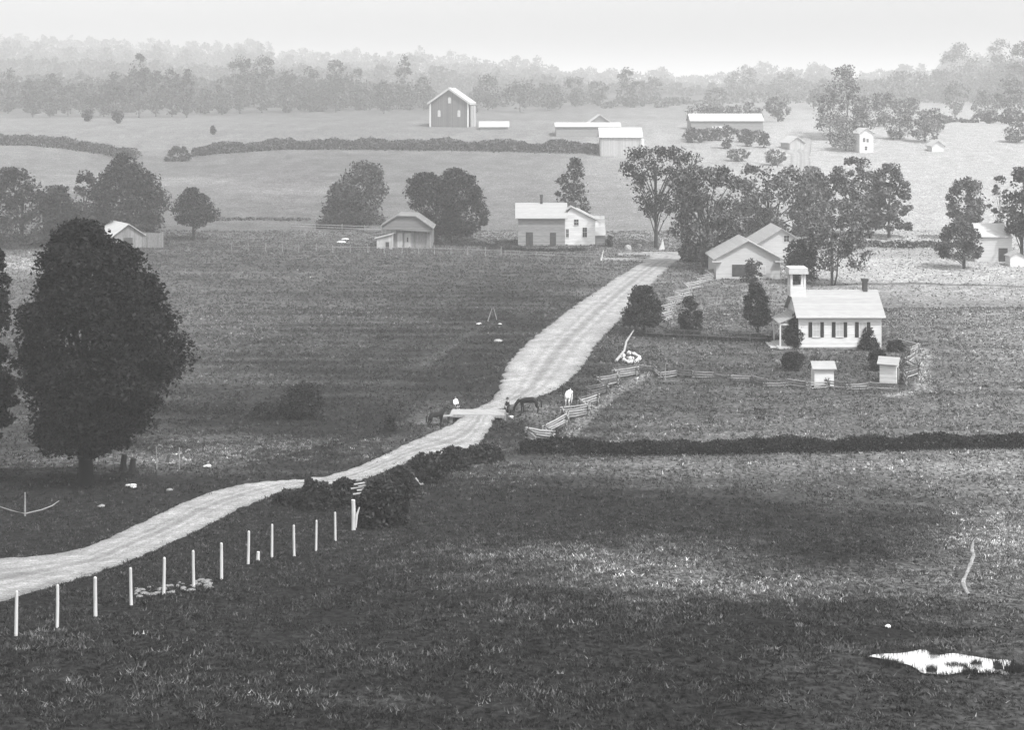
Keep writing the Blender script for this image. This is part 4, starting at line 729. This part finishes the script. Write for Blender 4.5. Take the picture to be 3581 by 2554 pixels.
# ------------------------------------------------------------------ bridge, pool
A = hit(478, 414.5); br = empty('plank_bridge', (A[0], A[1], A[2]), R(-3), 'pale plank bridge carrying the road over the creek', 'bridge')
PL = boards('pale_bridge_planks', .3, .3, 0, .12, .2)
dk = MB(); [dk.box(-2.6 + k*.26, -2.6 + k*.26 + .245, -1.0, 1.2, .10 + random.uniform(0, .015), .17) for k in range(20)]; dk.build('deck', PL, br)
MB().box(-2.6, 2.6, -1.08, -1.0, -.12, .16).build('stringer', PL, br); MB().box(-2.6, 2.6, 1.2, 1.28, -.12, .16).build('stringer', PL, br)
MB().box(-2.7, -2.4, -.95, 1.15, -.8, .10).build('abutment', STONE, br); MB().box(2.4, 2.7, -.95, 1.15, -.8, .10).build('abutment', STONE, br)
tag(MB().box(-.5, .5, -.2, .2, 0, .08).build('plank', PL, None, tuple(np.array(hit(448, 418)) + np.array([0, 0, .12])), R(12)), 'loose pale plank lying left of the bridge', 'plank'); stone(511, 418, .22, 'white stone at the right end of the bridge', .45, .6)
wm = bpy.data.materials.new('pool_water'); wm.use_nodes = True; b = wm.node_tree.nodes['Principled BSDF']; b.inputs['Base Color'].default_value = (.9, .9, .9, 1); b.inputs['Metallic'].default_value = .85; b.inputs['Roughness'].default_value = .12
nz = wm.node_tree.nodes.new('ShaderNodeTexNoise'); nz.inputs['Scale'].default_value = 5; bpn = wm.node_tree.nodes.new('ShaderNodeBump'); bpn.inputs['Strength'].default_value = .05; wm.node_tree.links.new(nz.outputs[0], bpn.inputs['Height']); wm.node_tree.links.new(bpn.outputs[0], b.inputs['Normal'])
PO = [(1240, 1140), (1300, 1126), (1420, 1120), (1500, 1112), (1600, 1095), (1640, 1112), (1700, 1130), (1800, 1120), (1920, 1138), (2050, 1158), (2175, 1168), (2165, 1215), (2155, 1262), (2080, 1250), (1990, 1252), (1930, 1240), (1850, 1246), (1760, 1262), (1690, 1258), (1600, 1252), (1560, 1225), (1500, 1195), (1420, 1180), (1350, 1160)]
zp = POND[2] + .06; pv = []
def onplane(px, py): Y = -zp*F/(py - YH); return ((px - CX)*Y/F, Y)
for x, y in PO: pv.append(onplane((2381 + x/1.888)/3.497, (1694 + y/1.888)/3.497))
pv = np.array(pv); pv = cr_spline(np.vstack([pv, pv[:1]]), 160)[:-1]; cxy = pv.mean(0); pv = cxy + (pv - cxy)*(1 + .02*wav(pv[:, 0], pv[:, 1], .5, 77)[:, None])
pw = MB(); pw.add([(x, y, zp) for x, y in pv], [tuple(range(len(pv)))]); tag(pw.build('pool', wm), kind='structure')
def sedge(px, py, label, n=60, r=.25, h=.35, tone=.02):
    Y = -zp*F/(py-YH); X = (px-CX)*Y/F; V = []; Fc = []
    for k in range(n):
        a_ = random.uniform(0, 6.28); q = r*random.random()**.5; x, y = q*math.cos(a_)*1.5, q*math.sin(a_)*.7; l = h*random.uniform(.5, 1.1); dx, dy = random.uniform(-.12, .12), random.uniform(-.1, .1); i = len(V)
        V += [(x-.015, y, -.05), (x+.015, y, -.05), (x+dx, y+dy, l)]; Fc.append((i, i+1, i+2))
    tag(obj('sedge_tuft', npmesh('sedge_tuft', V, Fc, leafmat(tone)), None, (X, Y, zp)), label, 'sedge', 'sedge tufts in the pool')
cv = lambda x, y: ((2381 + x/1.888)/3.497, (1694 + y/1.888)/3.497)
for (x, y), lab, r_, h_, n_ in (((1390, 1188), 'dark sedge mound at the left end of the pool', .32, .16, 160), ((1655, 1240), 'rounded sedge tuft at the near edge of the pool', .12, .28, 120), ((1668, 1125), 'sedge tuft at the far edge of the pool', .1, .22, 70), ((1808, 1196), 'flat sedge island in the middle of the pool', .25, .1, 160),
   ((1950, 1190), 'sedge tuft right of the flat island', .14, .2, 90), ((1882, 1215), 'thin sedge stems left of centre near edge', .06, .25, 26), ((1915, 1246), 'dark sedge at the near right edge of the pool', .2, .22, 110), ((2020, 1250), 'low sedge on the near shore right', .2, .14, 80), ((2100, 1225), 'tall reed clump near the right end of the pool', .1, .5, 60), ((2200, 1235), 'broad dark sedge clump beyond the right end', .26, .3, 220), ((2075, 1200), 'thin reeds left of the tall reed clump', .05, .45, 14)):
    sedge(*cv(x, y), lab, n_, r_, h_)

# ------------------------------------------------------------------ grass tufts (uncountable)
def tufts(n, y0, y1, hgt, seed, name, bright, regions=None, wide=1.0, lab='short rough pasture grass'):
    r = np.random.default_rng(seed); Yg = np.sqrt(r.uniform(y0**2, y1**2, n)); xg = r.uniform(-60, 1084, n); X = (xg - CX)*Yg/F
    keep = np.ones(n, bool)
    if regions:
        Zr = h1(X, Yg); py = YH - Zr*F/Yg; dd = np.zeros(n)
        for cx_, cy_, sx_, sy_ in regions: dd = np.maximum(dd, np.exp(-((xg-cx_)/sx_)**2 - ((py-cy_)/sy_)**2))
        keep &= r.uniform(0, 1, n) < dd
    poly = np.vstack([RA[::5], RB[::5][::-1]]); ins = np.zeros(n, bool)
    for (x1, y1_), (x2, y2_) in zip(poly, np.roll(poly, -1, 0)):
        if abs(y2_ - y1_) < 1e-9: continue
        c_ = ((y1_ > Yg) != (y2_ > Yg)); ins ^= c_ & (X < (x2 - x1)*(Yg - y1_)/(y2_ - y1_) + x1)
    edge = np.minimum(np.hypot(X[:, None] - RA[None, ::18, 0], Yg[:, None] - RA[None, ::18, 1]).min(1), np.hypot(X[:, None] - RB[None, ::18, 0], Yg[:, None] - RB[None, ::18, 1]).min(1))
    keep &= ~(ins & (edge > r.uniform(.1, .55, n)*1.6)); keep &= ~((xg > 815) & (Yg > 200) & (r.uniform(0, 1, n) < .85))
    keep &= segd(X, Yg, [tuple(q) for q in ((FA + FB)/2)[::12]]) > .33
    keep &= np.hypot((X - POND[0])/2.9, (Yg - POND[1])/1.0) > 1
    X = X[keep]; Yg = Yg[keep]; n = len(X); dens = .5 + .5*wav(X, Yg, 5, seed + 3, 6)*1.6; k = r.uniform(0, 1, n) < np.clip(dens, .1, 1); X = X[k]; Yg = Yg[k]; n = len(X)
    Z = h1(X, Yg); nb = 4 if wide == 1 else 14; Xb = np.repeat(X, nb) + r.normal(size=n*nb)*.07*wide; Yb = np.repeat(Yg, nb) + r.normal(size=n*nb)*.07*wide; Zb = np.repeat(Z, nb); m = n*nb
    H = hgt*r.uniform(.4, 1.2, m); wv = .045*r.uniform(.6, 1.3, m)*(Yb/70)**.8; a_ = r.uniform(0, 3.14, m); lx = r.normal(size=m)*.10; ly = r.normal(size=m)*.10
    V = np.empty((m, 3, 3)); V[:, 0] = np.stack([Xb - wv*np.cos(a_), Yb - wv*np.sin(a_), Zb - .04], -1); V[:, 1] = np.stack([Xb + wv*np.cos(a_), Yb + wv*np.sin(a_), Zb - .04], -1); V[:, 2] = np.stack([Xb + lx, Yb + ly, Zb + H], -1)
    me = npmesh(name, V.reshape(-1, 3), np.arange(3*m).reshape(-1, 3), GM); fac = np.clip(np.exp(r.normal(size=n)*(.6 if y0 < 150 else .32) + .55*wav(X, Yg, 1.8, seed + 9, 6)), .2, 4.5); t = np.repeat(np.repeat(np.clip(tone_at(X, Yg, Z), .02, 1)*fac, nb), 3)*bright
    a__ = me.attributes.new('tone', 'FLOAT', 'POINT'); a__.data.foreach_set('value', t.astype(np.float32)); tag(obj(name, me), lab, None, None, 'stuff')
GM = bpy.data.materials.new('grass_blades'); GM.use_nodes = True; t_ = GM.node_tree; b = t_.nodes['Principled BSDF']; b.inputs['Roughness'].default_value = .9; b.inputs['Specular IOR Level'].default_value = .1
a1 = t_.nodes.new('ShaderNodeAttribute'); a1.attribute_name = 'tone'; g_ = t_.nodes.new('ShaderNodeNewGeometry'); m1 = t_.nodes.new('ShaderNodeMapRange'); m1.inputs[3].default_value = .6; m1.inputs[4].default_value = 1.45; t_.links.new(g_.outputs['Random Per Island'], m1.inputs[0])
m2 = t_.nodes.new('ShaderNodeMath'); m2.operation = 'MULTIPLY'; t_.links.new(a1.outputs['Fac'], m2.inputs[0]); t_.links.new(m1.outputs[0], m2.inputs[1]); t_.links.new(m2.outputs[0], b.inputs['Base Color'])
tufts(150000, 38, 100, .11, 51, 'grass', 1.15); tufts(130000, 100, 200, .2, 52, 'grass', 1.1); tufts(110000, 195, 300, .26, 53, 'grass', .95)
REG = [(540, 560, 130, 18), (700, 590, 130, 14), (480, 580, 60, 12), (640, 610, 120, 12), (520, 612, 60, 8), (860, 600, 80, 10), (160, 690, 160, 26), (420, 660, 120, 12), (560, 690, 120, 14), (60, 640, 60, 10), (1000, 540, 40, 20), (300, 650, 90, 8), (850, 648, 80, 8), (250, 450, 90, 10), (450, 480, 60, 10)]
tufts(95000, 42, 125, .14, 61, 'tussock_grass', 2.3, REG, 1.9, 'paler coarse tussock grass in patches')

def shore():
    r = np.random.default_rng(9); P = cxy + (np.repeat(pv, 8, 0) - cxy)*1.035 + r.normal(size=(len(pv)*8, 2))*np.array([.10, .05]); k = r.uniform(0, 1, len(P)) < np.clip(.5 + .9*wav(P[:, 0], P[:, 1], .7, 15), .05, 1); P = P[k]; m = len(P)
    l = r.uniform(.05, .2, m); a_ = r.uniform(0, 3.14, m); V = np.empty((m, 3, 3)); z0 = zp - .05
    V[:, 0] = np.stack([P[:, 0] - .02*np.cos(a_), P[:, 1] - .02*np.sin(a_), np.full(m, z0)], -1); V[:, 1] = np.stack([P[:, 0] + .02*np.cos(a_), P[:, 1] + .02*np.sin(a_), np.full(m, z0)], -1); V[:, 2] = np.stack([P[:, 0] + r.normal(size=m)*.06, P[:, 1] + r.normal(size=m)*.05, z0 + .05 + l], -1)
    tag(obj('shore_grass', npmesh('shore_grass', V.reshape(-1, 3), np.arange(3*m).reshape(-1, 3), leafmat(.03))), 'dark grass fringing the edge of the white pool', None, None, 'stuff')
shore()
# ------------------------------------------------------------------ horses and people
def skin(name, V, E, Rd, m, parent=None, loc=None, rz=0, root=0, sub=2):
    me = bpy.data.meshes.new(name); me.from_pydata(V, E, []); me.materials.append(m); o = obj(name, me, parent, loc, rz); md = o.modifiers.new('skin', 'SKIN'); md.use_smooth_shade = True; sv = me.skin_vertices[0].data
    for i, r in enumerate(Rd): sv[i].radius = r if hasattr(r, '__len__') else (r, r)
    sv[root].use_root = True; s_ = o.modifiers.new('sub', 'SUBSURF'); s_.levels = sub; s_.render_levels = sub; return o
def horse(label, loc, rz, m, mane, graze=True, sc_=1.0):
    V = [(0, 0, 1.12), (-.45, 0, 1.16), (-.75, 0, 1.15), (.4, 0, 1.1), (.68, 0, 1.16)]; Rr = [(.29, .27), (.30, .29), (.24, .25), (.27, .27), (.2, .22)]; E = [(0, 1), (1, 2), (0, 3), (3, 4)]
    if graze: nk = [(.95, 0, .98), (1.2, 0, .62), (1.32, 0, .36), (1.28, 0, .12)]; 
    else: nk = [(.88, 0, 1.42), (1.04, 0, 1.7), (1.24, 0, 1.62), (1.46, 0, 1.46)]
    i0 = len(V); V += nk; Rr += [(.16, .14), (.12, .1), (.12, .1), (.07, .07)]; E += [(4, i0), (i0, i0+1), (i0+1, i0+2), (i0+2, i0+3)]
    for sy in (-1, 1):
        i = len(V); V += [(-.72, .17*sy, .86), (-.62, .17*sy, .68), (-.82, .16*sy, .46), (-.76, .16*sy, .12), (-.70, .16*sy, .03)]; Rr += [.15, .11, .065, .045, .06]; E += [(2, i), (i, i+1), (i+1, i+2), (i+2, i+3), (i+3, i+4)]
        i = len(V); st = .1*sy; V += [(.58, .15*sy, .84), (.56 + st*.5, .15*sy, .52), (.56 + st, .15*sy, .12), (.61 + st, .15*sy, .03)]; Rr += [.12, .065, .045, .06]; E += [(4, i), (i, i+1), (i+1, i+2), (i+2, i+3)]
    V = [tuple(np.array(v)*sc_) for v in V]; Rr = [tuple(np.array(r if hasattr(r, '__len__') else (r, r))*sc_) for r in Rr]
    r_ = empty('horse', loc, rz, label, 'horse'); skin('body', V, E, Rr, m, r_)
    MB().tube([Vector((-.95, 0, 1.22))*sc_, Vector((-1.08, 0, 1.05))*sc_, Vector((-1.1, 0, .5))*sc_], [.05*sc_, .09*sc_, .04*sc_], 7).build('tail', mane, r_, smooth=True)
    h = V[i0+1]; nb = V[i0]; mb = MB(); mb.tube([Vector(V[4]) + Vector((0, 0, .2*sc_)), Vector(nb) + Vector((.02, 0, .15*sc_)), Vector(h) + Vector((-.02 if not graze else .08, 0, .1*sc_))], [.05*sc_, .06*sc_, .04*sc_], 6).build('mane', mane, r_, smooth=True)
    e = MB()
    for sy in (-1, 1): q = Vector(h) + Vector((.02, .06*sy, .1))*sc_; e.tube([q, q + Vector((.03, .02*sy, .14))*sc_], [.035*sc_, .008], 5)
    e.build('ears', m, r_); return r_
DKH = mat('dark_horse_coat', .008, .3, 3, .6); WHH = mat('white_horse_coat', .6, .05, 3, .7); MANE = mat('black_mane', .015, .2, 5); WMANE = mat('white_mane', .7, .1, 5)
horse('white horse standing end on beside the stacked rail fence', hit(569, 405), R(76), WHH, WMANE, True, 1.04)
horse('dark horse grazing on the bank right of the plank bridge', hit(529, 413.5), R(172), DKH, MANE, True, 1.12)
horse('dark horse standing in the ditch left of the plank bridge', hit(436, 427), R(38), DKH, MANE, False, 1.0)
CL_W = mat('white_shirt_cloth', .75, .1, 6); CL_D = mat('dark_clothes_cloth', .02, .3, 6); SKIN = mat('skin', .4, .05, 3); HAT = mat('straw_hat', .5, .2, 9)
def person(label, loc, rz, shirt, trousers, sit=False, hat=None, sc_=1.0):
    p_ = empty('person', loc, rz, label, 'person'); k = sc_; hip = .9*k if not sit else .42*k
    V = [(0, 0, hip), (0, .02, hip+.28*k), (0, 0, hip+.5*k), (0, .0, hip+.6*k), (0, -.02, hip+.74*k), (0, -.02, hip+.84*k)]; Rr = [(.15, .11), (.14, .11), (.17, .1), (.055, .055), (.09, .1), (.075, .09)]; E = [(i, i+1) for i in range(5)]
    for s_ in (-1, 1):
        i = len(V); V += [(s_*.19, 0, hip+.47*k), (s_*.25, -.05, hip+.2*k), (s_*.2, -.22, hip+.04*k)]; Rr += [.06, .045, .035]; E += [(2, i), (i, i+1), (i+1, i+2)]
        for f in range(5):   # fingers and thumb
            j = len(V); V += [(s_*(.17 + .018*f), -.29 - (.01 if f in (0, 4) else .02), hip+.0*k - .01*f), (s_*(.17 + .018*f), -.33 + (.02 if f == 0 else 0), hip - .03*k - .01*f)]; Rr += [.010, .008]; E += [(i+2, j), (j, j+1)]
        i = len(V)
        if sit: V += [(s_*.1, -.4*k, hip+.02), (s_*.11, -.44*k, .06), (s_*.11, -.6*k, .03)]
        else: V += [(s_*.1, -.02, hip*.52), (s_*.11, .02, .07), (s_*.11, -.13, .03)]
        Rr += [.085, .05, .045]; E += [(0, i), (i, i+1), (i+1, i+2)]
    V = [tuple(v) for v in V]; skin('body', V, E, Rr, SKIN, p_, sub=2)
    MB().tube([(0, 0, hip-.06), (0, .02, hip+.2*k), (0, 0, hip+.46*k), (0, 0, hip+.57*k)], [.19, .18, .21, .08], 12).build('shirt', shirt, p_, smooth=True)
    sl2 = MB(); tr_ = MB()
    for s_ in (-1, 1):
        sl2.tube([(s_*.16, 0, hip+.5*k), (s_*.25, -.05, hip+.22*k), (s_*.21, -.18, hip+.08*k)], [.085, .065, .05], 8)
        if sit: tr_.tube([(s_*.09, .02, hip), (s_*.1, -.4*k, hip+.02), (s_*.11, -.44*k, .12)], [.12, .1, .07], 8)
        else: tr_.tube([(s_*.08, 0, hip+.05), (s_*.1, -.02, hip*.52), (s_*.11, .02, .12)], [.12, .1, .07], 8)
    sl2.build('sleeves', shirt, p_, smooth=True); tr_.build('trousers', trousers, p_, smooth=True)
    MB().tube([(0, .0, hip+.86*k), (0, .02, hip+.93*k), (0, .02, hip+.97*k)], [.105, .1, .04], 10).build('hair', MANE, p_, smooth=True)
    fm = MB(); 
    for s_ in (-1, 1): fm.box(s_*.035-.012, s_*.035+.012, -.125, -.10, hip+.80*k, hip+.82*k)
    fm.box(-.012, .012, -.14, -.11, hip+.75*k, hip+.79*k).box(-.025, .025, -.12, -.105, hip+.715*k, hip+.727*k); fm.build('face', CL_D, p_)
    if hat: MB().tube([(0, 0, hip+.87*k), (0, 0, hip+.885*k), (0, 0, hip+.89*k), (0, 0, hip+1.0*k)], [.2, .2, .11, .09], 14).build('hat', hat, p_, smooth=True)
A = np.array(hit(455.5, 411)); person('person in white shirt and dark trousers sitting at the left end of the bridge', tuple(A + np.array([0, 0, .15])), R(40), CL_W, CL_D, True, CL_D)
A = np.array(hit(507.5, 414.5)); person('person in dark clothes standing at the right end of the bridge', tuple(A), R(-60), CL_D, CL_D, False, CL_D, .85)

# ------------------------------------------------------------------ haze in the air
hm = bpy.data.materials.new('haze'); hm.use_nodes = True; t = hm.node_tree; [t.nodes.remove(n) for n in list(t.nodes) if n.type == 'BSDF_PRINCIPLED']
pvn = t.nodes.new('ShaderNodeVolumePrincipled'); pvn.inputs['Color'].default_value = (.97, .97, .97, 1); pvn.inputs['Density'].default_value = HAZE_D; pvn.inputs['Anisotropy'].default_value = 0.0
t.links.new(pvn.outputs[0], [n for n in t.nodes if n.type == 'OUTPUT_MATERIAL'][0].inputs['Volume'])
hb = MB().box(-14200, 14200, -90, 8600, -42, 95).build('haze', hm); tag(hb, kind='stuff')
